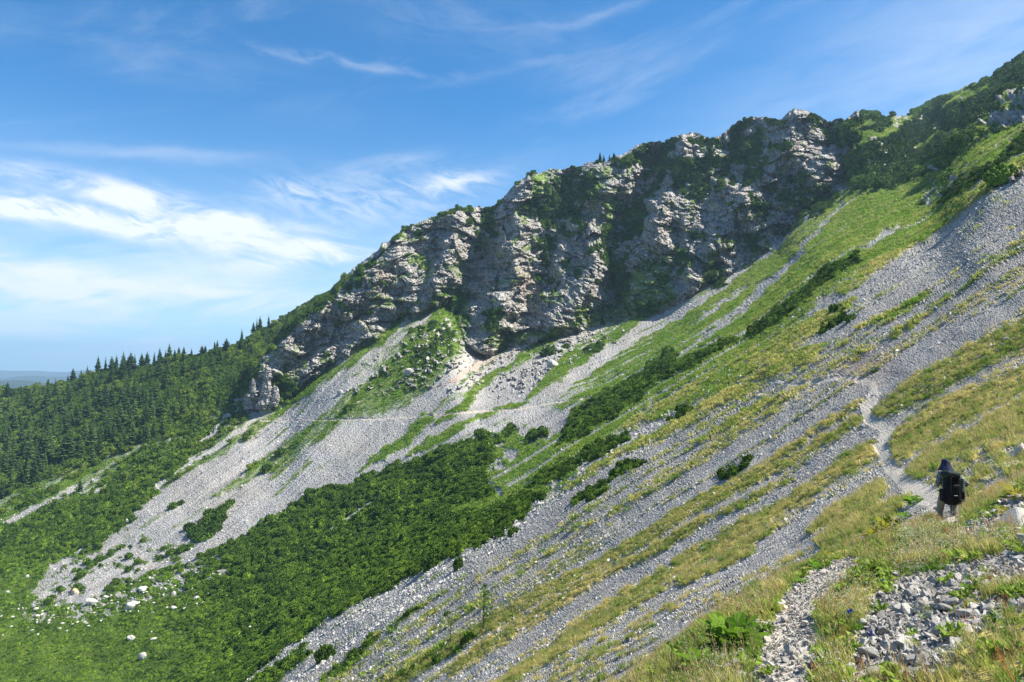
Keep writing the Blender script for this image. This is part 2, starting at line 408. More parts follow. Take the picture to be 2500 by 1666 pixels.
for p in ([(2395,312),(2405,282),(2440,250),(2500,205),(2680,150),(2680,230),(2500,292),(2440,305)], [(2245,505),(2262,470),(2300,440),(2372,395),(2378,405),(2340,452),(2300,480),(2258,505)],
          [(2400,478),(2440,440),(2500,395),(2520,410),(2450,460)], [(2240,262),(2262,262),(2258,282),(2244,282)], [(2290,252),(2302,245),(2300,255)]):
    m = poly(p, 4)*sst(-.25, .15, fbm(Ug/14, Vg/14, o=3, seed=77)+.12)
    rock = over(rock, m); mugo *= 1-m; green *= 1-m
# shrub masses on the green slope, one strip of them drawn in place of shade
for p, *ws in [([(1650,893),(1580,935),(1500,985),(1440,1025),(1390,1065),(1360,1090)],16,46,58,52,36,8),([(1530,1062),(1460,1105),(1400,1130)],18,34,20),
   ([(1400,1135),(1350,1158),(1290,1182)],22,34,16),([(1560,940),(1700,880),(1790,830)],16,24,8),([(2090,640),(2030,672),(1960,728),(1880,790),(1830,825)],14,22,26,22,8),  # last strip: a shadow streak on the slope, put in as dark shrub
   ([(2060,772),(2010,800)],18,16),([(1640,870),(1590,905)],20,16),([(1690,995),(1640,1025)],18,14),([(1560,1130),(1500,1160)],20,18),([(1500,1170),(1440,1205),(1400,1232)],12,16,6),
   ([(1480,1200),(1440,1225)],14,10),([(1250,1050),(1215,1075)],20,16),([(1330,1060),(1290,1078)],14,10),([(1830,1128),(1790,1150),(1765,1165)],14,26,12)]:
    mugo = over(mugo, stroke(W_(p, *ws), .3, 'b'))
# loose low green between the thicket and the slope
mix = poly([(1200,1060),(1290,1040),(1320,1075),(1420,1120),(1400,1180),(1330,1215),(1250,1215),(1200,1200),(1210,1120)], 10)*sst(-.10, .10, fbm(Ug/20, Vg/12, o=3, seed=91)+.03)
green = over(green, mix)
# chutes of bare scree that cut the green
cut = Zs.copy()
CUTS = [([(1105,712),(1035,780),(950,862),(880,922),(830,962),(770,1010),(700,1060)],6,12,16,22,26,30,30),([(1255,822),(1205,866),(1150,905),(1090,945),(1020,985)],5,12,16,20,26),
 ([(1225,830),(1180,862),(1120,905),(1060,945)],5,8,10,8),
 ([(1722,694),(1650,752),(1560,815),(1450,880),(1360,952),(1280,1010)],10,34,34,26,28,40),([(1860,632),(1780,690),(1700,745),(1620,790),(1520,850),(1430,910),(1360,960)],6,14,16,18,20,22,20),
 ([(2062,490),(2040,520),(1990,572),(1940,632),(1880,690),(1810,755),(1745,800),(1700,830)],5,7,10,16,22,20,12,4),([(1830,700),(1750,750),(1690,790)],6,14,4),
 ([(1605,880),(1560,918),(1535,935)],5,11,4),([(1770,820),(1700,855)],9,6),([(2205,548),(2160,575),(2118,612)],8,16,8),([(2410,500),(2350,545),(2280,590),(2200,650)],10,16,14,10),
 ([(1240,168),(1241,169)],1,1),([(248,1162),(170,1205),(90,1240),(-20,1290)],7,13,13,16),([(304,1155),(240,1200),(180,1245)],5,8,7),([(578,998),(520,1055),(478,1086)],6,9,4),
 ([(1660,960),(1600,1000),(1540,1035)],16,22,14),([(1640,700),(1500,800),(1420,850)],4,6,4)]
for p, *ws in CUTS: cut = over(cut, stroke(W_(p, *ws), .3, 's', 1.0))
spk = sst(.10, .34, s2+.25*fine_n)                                     # scree showing through the turf
keep = 1-cut
green *= keep; mugo *= 1-cut*(1-m1)
u3gap = u3*sst(.12, .32, s1+.19-sst(1650, 1950, Ug)*.22)
green *= 1-.8*u3gap*(1-topm)
under = .6*sst(1000, 800, Ug)*(1-m1)*(1-forest)*sst(700, 760, Vg)
green *= 1-.75*under*sst(-.02, .22, s2+.08)
# vegetation of the cliff
VEG = [[(1377,416),(1434,414),(1468,445),(1445,468),(1426,506),(1434,563),(1377,583),(1319,544),(1323,449)],
 [(1560,353),(1644,345),(1640,380),(1700,395),(1778,380),(1790,445),(1702,491),(1625,445),(1568,491),(1575,430)],
 [(1530,487),(1575,475),(1568,563),(1537,621),(1545,716),(1503,736),(1472,640),(1464,563)],
 [(1778,299),(1836,292),(1866,326),(1855,407),(1786,399),(1774,334)],[(1931,460),(2008,453),(2050,483),(1989,544),(1931,563)],
 [(1813,575),(1897,571),(1889,609),(1828,613)],[(1648,609),(1690,613),(1683,674),(1656,678)],[(1729,651),(1778,648),(1767,697),(1732,697)],
 [(2012,300),(2061,307),(2058,365),(2015,345)],[(1920,437),(1981,422),(1973,449),(1930,455)],[(1311,583),(1354,583),(1350,651),(1323,640)],
 [(1174,513),(1208,509),(1208,580),(1189,588)],[(1185,763),(1227,756),(1212,798),(1185,798)],[(669,928),(699,913),(722,936),(726,974),(677,997),(665,955)],
 [(837,718),(868,668),(918,618),(921,652),(891,679),(845,721)],[(1010,800),(1085,772),(1112,800),(1100,880),(1050,910),(1000,900)],[(1323,687),(1365,683),(1350,725)],  # second patch: shrub clump drawn larger, its dark cover standing in for shade
 [(1356,847),(1391,851),(1380,872)],[(1419,851),(1486,816),(1479,840),(1426,868)],[(978,548),(1025,545),(1024,560),(985,562)],[(1120,505),(1150,507),(1146,522),(1125,520)],
 [(1535,372),(1560,360),(1600,400),(1570,420)],[(1680,330),(1735,338),(1770,350),(1740,375),(1700,360)],[(1885,290),(1915,292),(1905,315),(1880,310)],[(1395,655),(1420,660),(1415,690)],
 [(1260,430),(1290,424),(1280,440),(1262,450)],[(1270,495),(1310,490),(1305,540),(1280,535)],[(1500,405),(1545,380),(1530,415)],[(1700,560),(1730,565),(1715,590)],
 [(945,720),(975,740),(960,750)],[(1850,480),(1880,500),(1865,515)],[(1660,500),(1690,510),(1670,525)],[(930,688),(955,695),(940,708)],[(1000,860),(980,880),(990,850)]]
vg = Zs.copy()
for p in VEG: vg = over(vg, poly(p, 4)*(.0+sst(-.24, -.04, fbm(Ug/16, Vg/20, o=3, seed=137)+.15*s2)))
vg = over(vg, rock*sst(.46, .56, fbm(Ug/30, Vg/36, o=4, seed=131)+.12*lump+.10*sst(1300, 1500, Ug)))
crest_d = Vg-vs[None]
vg = over(vg, sst(16, 6, crest_d)*sst(-.05, .15, fbm(Ug/45, Vg/60, o=2, seed=133))*sst(930, 980, Ug)*(1-sst(1925, 1935, Ug)*(1-sst(2030, 2040, Ug))))
mugo = over(mugo, vg)
CG = [[(1002,626),(1040,622),(1063,664),(1040,675)],[(814,737),(860,744),(872,763),(822,763)],[(918,718),(944,721),(960,748),(914,748)],[(1300,425),(1350,419),(1345,520),(1300,505)],
  [(1430,420),(1500,400),(1490,430),(1450,520),(1430,480)],[(960,560),(990,560),(1010,585),(970,580)],[(1560,640),(1640,620),(1650,740),(1560,770),(1480,800),(1390,800),(1400,750),(1500,740)],
  [(1470,470),(1530,500),(1480,560)],[(1400,810),(1300,830),(1180,850),(1200,800),(1280,810)],[(1100,720),(1140,740),(1150,800),(1120,800)]]
cg = Zs.copy()
for p in CG: cg = over(cg, poly(p, 6))
cg = over(cg, rock*sst(.22, .34, fbm(Ug/20, Vg/16, o=4, seed=141)+.1*lump), .8)
cg *= sst(-.35, .05, fine_n+.15)
spk_r = poly([(1100,745),(1140,840),(1180,880),(1260,850),(1400,820),(1500,800),(1560,790),(1480,860),(1380,900),(1280,960),(1150,960),(1040,950),(960,960),(880,960),(830,985),(880,900),(960,850),(1040,790)], 12)*sst(.20, .30, fbm(Ug/9, Vg/7, o=3, seed=171)+.12*lump)
spk_r = np.maximum(spk_r, (1-cliff_w)*topm*sst(.34, .42, fbm(Ug/13, Vg/9, o=3, seed=173)))
spk_r *= 1-cut; rock = over(rock, spk_r); green *= 1-spk_r*(1-cliff_w); mugo *= 1-spk_r
rock2 = rock*(1-np.maximum(vg, cg*.85)); green = over(green, rock*cg*.9)
for (cu, cv, a, b, k) in [(1059,553,16,8,1),(1289,690,28,42,.9),(937,675,20,24,.6),(1912,372,60,34,.45),(1874,452,60,20,.55),(1630,545,70,40,.3),(1180,512,26,6,.9),(1790,470,40,30,.35),(1350,600,40,20,.3)]:
    ochre = over(ochre, np.exp(-((Ug-cu)/a)**2-((Vg-cv)/b)**2)*k)
ochre = over(ochre, stroke(W_([(1252,824),(1200,868),(1150,905),(1080,948)], 5, 9, 13, 6)), .8)
ochre = over(ochre, np.exp(-((Ug-2110)/70)**2-((Vg-895)/36)**2)*.8)*(.6+.6*fine_n.clip(-.6, .6))

# near and middle slope: long yellow grass streaks
S = [([(2560,780),(2500,812),(2396,868),(2250,948),(2130,1020)],70,60,56,60,30),([(2600,880),(2500,925),(2400,975),(2300,1015),(2200,1085),(2172,1125)],60,50,62,66,70,40),
 ([(2600,960),(2480,1010),(2400,1060),(2290,1120),(2220,1165)],50,44,40,46,24),
 ([(2105,1020),(2000,1085),(1900,1140),(1761,1205),(1653,1273),(1544,1335),(1436,1389),(1300,1470),(1202,1525),(1065,1598),(974,1666),(850,1760)],22,24,22,26,28,26,28,30,30,32,30,30),
 ([(2136,1098),(2080,1130),(2015,1177),(1941,1223),(1869,1266),(1779,1324),(1707,1360),(1617,1407),(1508,1475),(1436,1526),(1400,1566),(1290,1630),(1180,1710)],40,54,26,26,34,46,42,30,28,32,30,26,20),
 ([(1934,1172),(1833,1226),(1725,1273),(1617,1335),(1508,1389),(1400,1452),(1260,1540),(1100,1640)],8,14,16,18,18,20,22,20),
 ([(2100,1215),(2040,1255),(2005,1285),(1985,1298)],16,22,18,6),([(2150,1190),(2110,1230),(2080,1260),(2050,1290)],30,44,40,10),
 ([(2104,986),(2027,1027),(1964,1072),(1900,1117),(1800,1170),(1700,1230),(1600,1290),(1500,1350),(1420,1390)],12,14,12,14,10,9,9,8,6),
 ([(1830,945),(1750,980),(1650,1040),(1550,1090),(1450,1150),(1380,1195)],24,26,22,18,16,10),([(1900,975),(1830,1005),(1760,1045),(1700,1080)],18,22,14,8),
 ([(2260,720),(2190,760),(2110,800)],12,18,10),([(2240,790),(2180,820)],9,8),([(2080,740),(2010,780),(1930,830),(1830,890),(1740,940),(1640,990),(1540,1040)],14,30,44,50,40,26,18),
 ([(2500,400),(2420,460),(2330,520),(2250,575),(2150,645),(2060,710)],30,26,22,20,18,18),([(1990,860),(1920,890),(1850,925)],30,40,30),
 ([(2190,1235),(2130,1270),(2060,1300),(2010,1330)],36,50,50,20),([(1700,1395),(1600,1450),(1500,1510),(1420,1560)],5,9,9,6),([(1900,1290),(1830,1330),(1760,1370)],8,14,8),
 ([(1830,1350),(1740,1390),(1660,1430)],10,18,10)]
for p, *ws in S: straw = over(straw, stroke(W_(p, *ws), .4, 's', 1.14))
sparse = stroke(W_([(2060,850),(1950,910),(1850,985),(1750,1050),(1650,1120),(1500,1220),(1380,1310),(1250,1400),(1100,1480),(950,1570),(820,1660)], 60, 90, 90, 90, 100, 110, 110, 100, 90, 80, 70), .3)
straw = over(straw, sparse*sst(-.05, .22, s1+.05), .55)
nearz = (1-sst(math.log(75), math.log(110), lD))*(1-rock)
straw = over(straw, nearz*sst(.24, .38, s1-.04), .75)
straw = over(straw, nearz*sst(.26, .40, s2), .45)
scat = sst(.22, .4, s2)*(1-rock)*(1-m1)*(1-nearz)*sst(-.3, .2, lump)
green = over(green, scat, .55)
for p, *ws in [([(1030,1485),(990,1512),(950,1540)],8,12,6),([(925,1555),(870,1600),(800,1655)],16,28,22),([(1180,1550),(1120,1580),(1050,1615),(960,1670)],8,18,16,14),([(740,1600),(660,1666)],34,26),
               ([(1130,1480),(1090,1500)],8,6),([(700,1620),(600,1700)],18,30)]:
    green = over(green, stroke(W_(p, *ws))); mugo = over(mugo, stroke(W_(p, *ws), .3), .45)

# path
PATH = [([(1890,1800),(1915,1700),(1935,1620),(1945,1540),(1960,1480),(2010,1430),(2060,1395),(2090,1375),(2110,1360)],150,175,150,130,110,80,60,36,16),
 ([(2330,1262),(2290,1225),(2240,1195),(2190,1160),(2165,1120),(2150,1085),(2165,1065),(2168,1050),(2120,1022),(2110,1000),(2125,975),(2135,955),(2118,932),(2080,925)],66,58,48,40,34,28,30,30,26,24,24,22,18,11),
 ([(2080,925),(2030,925),(1975,936),(1935,944),(1905,934),(1870,930),(1800,938),(1700,945)],10,9,8,7,7,6,5,3),
 ([(1700,945),(1620,962),(1515,972),(1440,978),(1340,986),(1270,998),(1190,1002),(1150,1004),(1060,1016),(960,1022),(870,1026),(760,1028),(640,1030)],2.5,4,5,5.2,5,5.4,5.6,5,5,5,5,4,3)]
path = Zs.copy()
for i, (p, *ws) in enumerate(PATH):
    P = [(a, b, c) for (a, b), c in zip(p, np.interp(np.linspace(0, 1, len(p)), np.linspace(0, 1, len(ws)), ws))]
    jw = 1.0 if i < 2 else .15
    d = boxed(lambda a, b, c: line_d(a, b, P), Ug+flat_n*8*jw+fine_n*5*jw, Vg+fine_n*8*jw, P, 100, 9.0)
    path = over(path, 1-sst(.75, 1.25, d))
# foreground knoll: grass against stone heaps
fg = (sdf > 0)
heap = np.maximum.reduce([poly([(2160,1395),(2250,1345),(2330,1310),(2400,1260),(2450,1225),(2520,1190),(2700,1120),(2700,1500),(2480,1500),(2400,1540),(2350,1600),(2320,1680),(2150,1670),(2060,1690),(2090,1580),(2130,1480),(2170,1420)], 8),
   poly([(1560,1700),(1640,1640),(1720,1560),(1800,1480),(1850,1460),(1900,1640),(1880,1760),(1500,1800)], 8)*.55])
heapgap = stroke(W_([(2160,1400),(2250,1375),(2350,1350),(2480,1320)], 30, 50, 60, 40), .3, 'b')+stroke(W_([(2500,1440),(2400,1470),(2330,1500)], 30, 20, 10), .3, 'b')
heap = np.clip(heap-heapgap*.9, 0, 1)
lipband = sst(-30, -2, sdf)
fgrass = lipband*(1-heap)*(1-path)
straw = np.where(lipband > .5, np.maximum(fgrass, 0), straw)
green = np.where(lipband > .5, 0, green); mugo = np.where(lipband > .5, 0, mugo)
rgtop = poly([(2290,1190),(2330,1120),(2400,1060),(2500,1010),(2700,950),(2700,1100),(2500,1190),(2420,1230),(2350,1265)], 8)
straw = over(straw, rgtop*sst(-.15, .15, fbm(Ug/24, Vg/18, o=3, seed=161)), .8)
for a in (straw, green, mugo, forest): a *= 1-path

# ------------------------------------------------------------------ relief
D = D0.copy()
rel = Zs.copy()
cm = sdc > -60
uu, vv = Ug[cm]+flat_n[cm]*20, Vg[cm]+fine_n[cm]*10
o_ = np.zeros(uu.shape)
for p, amp, sg in GULLY: o_ -= .72*amp*np.exp(-(line_d(uu, vv, [(a, b, 2.0) for a, b in p])/sg)**2)
for p, amp, sg in RIDGE: o_ += .85*amp*np.exp(-(line_d(uu, vv, [(a, b, 2.0) for a, b in p])/sg)**2)
b3 = base[cm]; x3, y3, z3 = b3[:, 0], b3[:, 1], b3[:, 2]
wx = fbm(x3/24, y3/24, z3/24, o=3, seed=300)*10
# tilted beds: sawtooth ledges, dipping right on the right half, near level on the left
dipw = sst(1250, 1500, Ug[cm])
for sp, amp, sd in ((13.0, 1.5, 1), (5.2, 1.2, 2), (2.3, .6, 3)):
    q = (z3+(x3*.62)*dipw+(x3*.18)*(1-dipw)+wx*(1.3 if sp > 6 else .9)+fbm(x3/9, y3/9, z3/9, o=2, seed=310+sd)*2.2)/sp
    f = q-np.floor(q)
    am = .35+.65*sst(-.3, .4, fbm(x3/30, y3/30, z3/30, o=2, seed=320+sd))
    o_ += amp*am*(1.0-sst(0.0, .80, f)+sst(.82, 1.0, f))*1.3
o_ += fbm(x3/26, y3/40, (z3+x3*.5)/40, o=2, seed=330, ridged=True)*6.5
o_ += fbm(x3/1.6, y3/2, z3/2.2, o=3, seed=350)*.45
# blocks: cells standing in and out with cracks between
def facets(pa, pb, pc, seed):
    """irregular cells; returns crack distance, a level and a tilted-plane height for each"""
    ix, iy, iz = np.floor(pa).astype(int), np.floor(pb).astype(int), np.floor(pc).astype(int)
    d1 = np.full(pa.shape, 9.0); d2 = d1.copy(); lev = np.zeros(pa.shape); tilt = np.zeros(pa.shape)
    for a in (-1, 0, 1):
        for b in (-1, 0, 1):
            for c in (-1, 0, 1):
                qx, qy, qz = ix+a, iy+b, iz+c
                ca, cb, cc2 = qx+_h(qx, qy, qz, seed), qy+_h(qx, qy, qz, seed+1), qz+_h(qx, qy, qz, seed+2)
                d = np.sqrt((ca-pa)**2+(cb-pb)**2+(cc2-pc)**2); nw = d < d1
                d2 = np.where(nw, d1, np.minimum(d2, d)); lev = np.where(nw, _h(qx, qy, qz, seed+3)-.5, lev)
                tl = (_h(qx, qy, qz, seed+4)-.5)*(pa-ca)+(_h(qx, qy, qz, seed+5)-.62)*(pc-cc2)
                tilt = np.where(nw, tl, tilt); d1 = np.where(nw, d, d1)
    return d2-d1, lev, tilt
ang = .12+.48*dipw
aa = x3*np.cos(ang)-z3*np.sin(ang)+wx*.6; bb = x3*np.sin(ang)+z3*np.cos(ang)+wx*.5+fbm(x3/8, y3/8, z3/8, o=2, seed=372)*.8
for sp, el, lv, tl_, ck in ((15.0, 1.5, 6.0, 11.0, 1.2), (6.0, 2.2, 2.6, 5.0, .9), (2.4, 2.6, .9, 1.9, .45)):
    e, h, t_ = facets(aa/sp/el, y3/sp/1.3, bb/sp, 400+int(sp))
    o_ += h*lv+t_*tl_-(1-sst(0, .10, e))*ck
off = np.zeros_like(D); off[cm] = o_
rockish = np.clip(rock, 0, 1)
cw = np.maximum(rockish, cliff_w)*sst(-20, 12, sdc)
edge_fade = sst(0, 14, crest_d)*.75+.25
D = D-off*cw*edge_fade
D = D-rock*(1-cliff_w)*(3+fbm(Ug/9, Vg/9, o=3, seed=360, ridged=True)*2.5)      # outcrops on the right
P = P3(D)
N = normals(base)
px_m = D/FPX*2.44                                                       # size of one render pixel there
white = rng.normal(size=D.shape).clip(-2, 2)
scree = np.clip(1-np.maximum.reduce([rock, green, straw, mugo, forest, path]), 0, 1)
hgt = lump*.0
rills = s1*np.clip(D, 5, 400)*.0022
hgt = rills*(1-cliff_w)*(1-path)+white*px_m*(.17*scree+.12*path+.20*np.maximum(green, straw)+.15*rock)*(1-near*.6)
turf = np.maximum(green, straw)*(1-mugo)
hgt += topm*fbm(Ug/75, Vg/60, o=4, seed=611)*7*sst(2060, 2160, Ug)*sst(5, 60, crest_d)+topm*fbm(Ug/20, Vg/20, o=2, seed=612)*2
shr = np.maximum(mugo, forest); hgt += shr*(1-cliff_w)*(fbm(base[..., 0]/11, base[..., 1]/14, o=3, seed=615)*2.0+fbm(base[..., 0]/4, base[..., 1]/5, o=2, seed=616)*.6)*sst(120, 200, D0)
hgt += turf*(.10+.10*s2)*np.clip(D/25, .4, 6)*.7
hgt += 0*stroke([(a, b+16, 34) for a, b in [(2100,930),(2030,935),(1975,950),(1900,950)]], .6, 'n')*.7
hgt += fbm(Ug/120, Vg/90, o=3, seed=380)*np.clip(D*.0035, 0, 2)*(1-cliff_w)*(1-lipband)
P = P+N*hgt[..., None]
P[:, :, :] = P
GP = P.copy(); GN_ = normals(base)

# ------------------------------------------------------------------ colours of the ground
def C(*c): return np.array(c)
g1 = fbm(base[..., 0]/.9, base[..., 1]/.9, base[..., 2]/.9, o=3, seed=500)
cs = C(.345,.338,.328)[None, None]*(1-.06*mid[..., None])*(1+.34*s1[..., None]+.12*s2[..., None]+.10*flat_n[..., None]+.16*white[..., None]*.6)  # middle distance slightly darker: shade from its facing put into the colour
warmn = sst(-.2, .5, fbm(Ug/90, Vg/60, o=3, seed=510))[..., None]
cs = cs*(1-warmn*.5)+cs*C(1.05,1.0,.93)*warmn*.5
cr = C(.50,.48,.45)*(1+.22*fbm(Ug/16, Vg/16, o=4, seed=520)[..., None]+.10*white[..., None])
wet = sst(.15, .5, fbm(Ug/9, Vg/50, o=3, seed=530))[..., None]; cr = cr*(1-.25*wet*C(1,1,.95))
cgk = C(.12,.20,.03)*(1+.45*s2[..., None]+.25*flat_n[..., None])
brt = sst(-.3, .4, lump+.6*sst(1500, 1900, Ug)-.2)[..., None]; cgk = cgk*(1-brt*.6)+C(.18,.235,.035)*(1+.4*s2[..., None])*brt*.6
ybl = sst(-.25, .35, s2+.35*sst(30, 8, D0)*0+flat_n*.5)[..., None]
cst = C(.24,.25,.06)*(1-ybl)+C(.44,.37,.13)*ybl; cst = cst*(1+.25*s2[..., None])
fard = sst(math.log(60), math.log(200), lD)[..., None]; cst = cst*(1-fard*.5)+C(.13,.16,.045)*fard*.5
cmg = C(.035,.058,.018)*(1+.3*flat_n[..., None])
cpt = C(.50,.455,.39)*(1-.16*far[..., None])*(1+.12*flat_n[..., None]+.08*white[..., None])
colr = cs*1.0
def lay(c, m):
    global colr
    m = np.clip(m, 0, 1)[..., None]; colr = colr*(1-m)+c*m
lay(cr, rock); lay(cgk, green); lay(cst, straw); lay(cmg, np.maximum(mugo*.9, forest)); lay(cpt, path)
lay(C(.40,.25,.155)*(1+.2*fine_n[..., None]), ochre*(1-mugo)*(1-green*.6)*.75)
colr = np.clip(colr, .006, .8)

# ------------------------------------------------------------------ materials
def mat(name): 
    m = bpy.data.materials.new(name); m.use_nodes = True; t = NT(m.node_tree); t.n.clear()
    out = t.add('ShaderNodeOutputMaterial'); b = t.add('ShaderNodeBsdfPrincipled'); t.l.new(b.outputs[0], out.inputs['Surface'])
    b.inputs['Specular IOR Level'].default_value = .06
    return m, t, b, out
def ground_mat(name, grain, amp, bump, bscale):
    m, t, b, _ = mat(name)
    a = t.add('ShaderNodeAttribute'); a.attribute_name = 'Col'
    g = t.add('ShaderNodeNewGeometry'); pos = g.outputs['Position']
    n1 = t.noise(pos, grain, 5, .7); v = t.add('ShaderNodeTexVoronoi'); t.put(v.inputs['Vector'], pos); v.inputs['Scale'].default_value = grain*1.3
    k = t.math('MULTIPLY', t.ramp(n1, .25, .75, 1-amp, 1+amp, False), t.ramp(v.outputs['Distance'], .0, .7, 1+amp*.5, 1-amp*.8, False))
    cc = t.add('ShaderNodeVectorMath', operation='SCALE'); t.l.new(a.outputs['Color'], cc.inputs[0]); t.put(cc.inputs['Scale'], k)
    t.l.new(cc.outputs[0], b.inputs['Base Color']); b.inputs['Roughness'].default_value = .95
    bp = t.add('ShaderNodeBump'); bp.inputs['Strength'].default_value = bump; bp.inputs['Distance'].default_value = bscale
    t.put(bp.inputs['Height'], t.math('ADD', n1, v.outputs['Distance'])); t.l.new(bp.outputs[0], b.inputs['Normal'])
    return m
M_scree = ground_mat('limestone_scree', 9.0, .35, .8, .06)
M_turf = ground_mat('mountain_turf', 5.0, .45, .8, .12)
M_rock = ground_mat('limestone_cliff', .9, .28, 1.0, .9)
def bedding(m):
    t = NT(m.node_tree); bp = next(n for n in t.n if n.type == 'BUMP'); b = next(n for n in t.n if n.type == 'BSDF_PRINCIPLED')
    g = t.add('ShaderNodeNewGeometry'); s_ = t.add('ShaderNodeSeparateXYZ'); t.l.new(g.outputs['Position'], s_.inputs[0])
    q = t.math('ADD', s_.outputs[2], t.math('MULTIPLY', s_.outputs[0], .55)); n0 = t.noise(g.outputs['Position'], .12, 4)
    v = t.add('ShaderNodeTexVoronoi', feature='DISTANCE_TO_EDGE'); v.inputs['Scale'].default_value = 1.0
    t.put(v.inputs['Vector'], t.comb(t.math('MULTIPLY', s_.outputs[0], .22), t.math('MULTIPLY', s_.outputs[1], .2), t.math('ADD', t.math('MULTIPLY', q, .55), t.math('MULTIPLY', n0, 3.0))))
    bp2 = t.add('ShaderNodeBump'); bp2.inputs['Strength'].default_value = 1.0; bp2.inputs['Distance'].default_value = 1.3
    t.put(bp2.inputs['Height'], t.ramp(v.outputs['Distance'], 0, .16)); t.l.new(bp.outputs[0], bp2.inputs['Normal']); t.l.new(bp2.outputs[0], b.inputs['Normal'])
bedding(M_rock)
M_path = ground_mat('trodden_gravel', 22.0, .25, .6, .02)
M_scrub = ground_mat('needle_litter', 1.5, .4, .6, .2)

def solid(name, c, rough=.8, var=.15, scale=8, rnd=0.0, bump=0.0, spec=.25, tint=None, c2=None):
    m, t, b, _ = mat(name)
    g = t.add('ShaderNodeTexCoord'); n = t.noise(g.outputs['Object'], scale, 5, .65)
    k = t.ramp(n, .25, .75, 1-var, 1+var, False)
    if rnd:
        oi = t.add('ShaderNodeObjectInfo'); k = t.math('MULTIPLY', k, t.ramp(oi.outputs['Random'], 0, 1, 1-rnd, 1+rnd, False))
    cc = t.add('ShaderNodeVectorMath', operation='SCALE'); t.put(cc.inputs['Scale'], k)
    if c2:
        t.put(cc.inputs[0], t.mix(t.ramp(t.noise(g.outputs['Object'], scale*.4, 3), .42, .62), (*c, 1), (*c2, 1)))
    else: cc.inputs[0].default_value = c
    t.l.new(cc.outputs[0], b.inputs['Base Color']); b.inputs['Roughness'].default_value = rough; b.inputs['Specular IOR Level'].default_value = spec
    if bump:
        bp = t.add('ShaderNodeBump'); bp.inputs['Strength'].default_value = bump; bp.inputs['Distance'].default_value = .02
        t.put(bp.inputs['Height'], n); t.l.new(bp.outputs[0], b.inputs['Normal'])
    return m
def leafmat(name, c1, c2, trans=.45, rough=.6, instancer=True, spec=.08):
    """leaf that lets light through; colour runs between c1 and c2 by the instancer's 'tint' (or the object's random)"""
    m, t, b, out = mat(name)
    if instancer:
        a = t.add('ShaderNodeAttribute'); a.attribute_type = 'INSTANCER'; a.attribute_name = 'tint'; f = a.outputs['Fac']
    else:
        oi = t.add('ShaderNodeObjectInfo'); f = oi.outputs['Random']
    g = t.add('ShaderNodeNewGeometry')
    f2 = t.math('ADD', f, t.ramp(t.noise(g.outputs['Position'], 1.3, 3), .3, .7, -.18, .18), clamp=True)
    c = t.mix(f2, (*c1, 1), (*c2, 1))
    ri = t.ramp(g.outputs['Random Per Island'], 0, 1, .5, 1.45, False)
    cc = t.add('ShaderNodeVectorMath', operation='SCALE'); t.l.new(c, cc.inputs[0]); t.put(cc.inputs['Scale'], ri)
    t.l.new(cc.outputs[0], b.inputs['Base Color']); b.inputs['Roughness'].default_value = rough; b.inputs['Specular IOR Level'].default_value = spec
    tr = t.add('ShaderNodeBsdfTranslucent'); t.l.new(cc.outputs[0], tr.inputs['Color'])
    ms = t.add('ShaderNodeMixShader'); ms.inputs[0].default_value = trans
    t.l.new(b.outputs[0], ms.inputs[1]); t.l.new(tr.outputs[0], ms.inputs[2]); t.l.new(ms.outputs[0], out.inputs['Surface'])
    return m
M_grass = leafmat('grass_blades', (.125,.26,.025), (.56,.49,.17), .5, .55)
M_seed = leafmat('dry_grass_heads', (.34,.29,.13), (.55,.42,.24), .5, .7)
M_rust = leafmat('rusty_sorrel_heads', (.36,.17,.06), (.48,.27,.10), .4, .7)
M_mugo = leafmat('mugo_needles', (.036,.080,.012), (.150,.250,.026), .25, .6)
M_mugo_i = leafmat('mugo_needles_single', (.04,.085,.014), (.08,.15,.02), .25, .6, False)
M_leafy = leafmat('shrub_leaves', (.07,.13,.02), (.20,.28,.04), .4, .5)
M_spruce = leafmat('spruce_needles', (.030,.066,.022), (.105,.170,.050), .2, .6, False)
M_larch = leafmat('larch_needles', (.10,.17,.04), (.14,.22,.05), .45, .6, False)
M_herb = leafmat('broad_herb_leaves', (.10,.24,.02), (.20,.34,.03), .5, .4, False)
M_umbel = leafmat('umbel_flowers', (.45,.50,.25), (.60,.62,.42), .4, .6, False)
M_flower = leafmat('white_bedstraw', (.60,.58,.48), (.70,.68,.60), .4, .7)
M_stem = solid('green_stem', (.16,.22,.05), .6, .15, 20)
M_bark = solid('grey_bark', (.12,.095,.075), .9, .3, 12, bump=.5)
M_stone = solid('limestone_rubble', (.38,.37,.35), .9, .25, 9, rnd=.32, bump=.7, c2=(.30,.28,.25))
M_stone_d = solid('scree_stone', (.37,.362,.35), .92, .18, 9, rnd=.3, bump=.4)
M_bould = solid('pale_boulder', (.46,.45,.42), .9, .22, 2.5, rnd=.12, bump=.8, c2=(.38,.37,.35))
M_bould_w = solid('warm_boulder', (.52,.36,.20), .9, .2, 3, bump=.6, c2=(.48,.44,.36))
M_blue = solid('gentian_petals', (.10,.08,.45), .5, .1, 10)

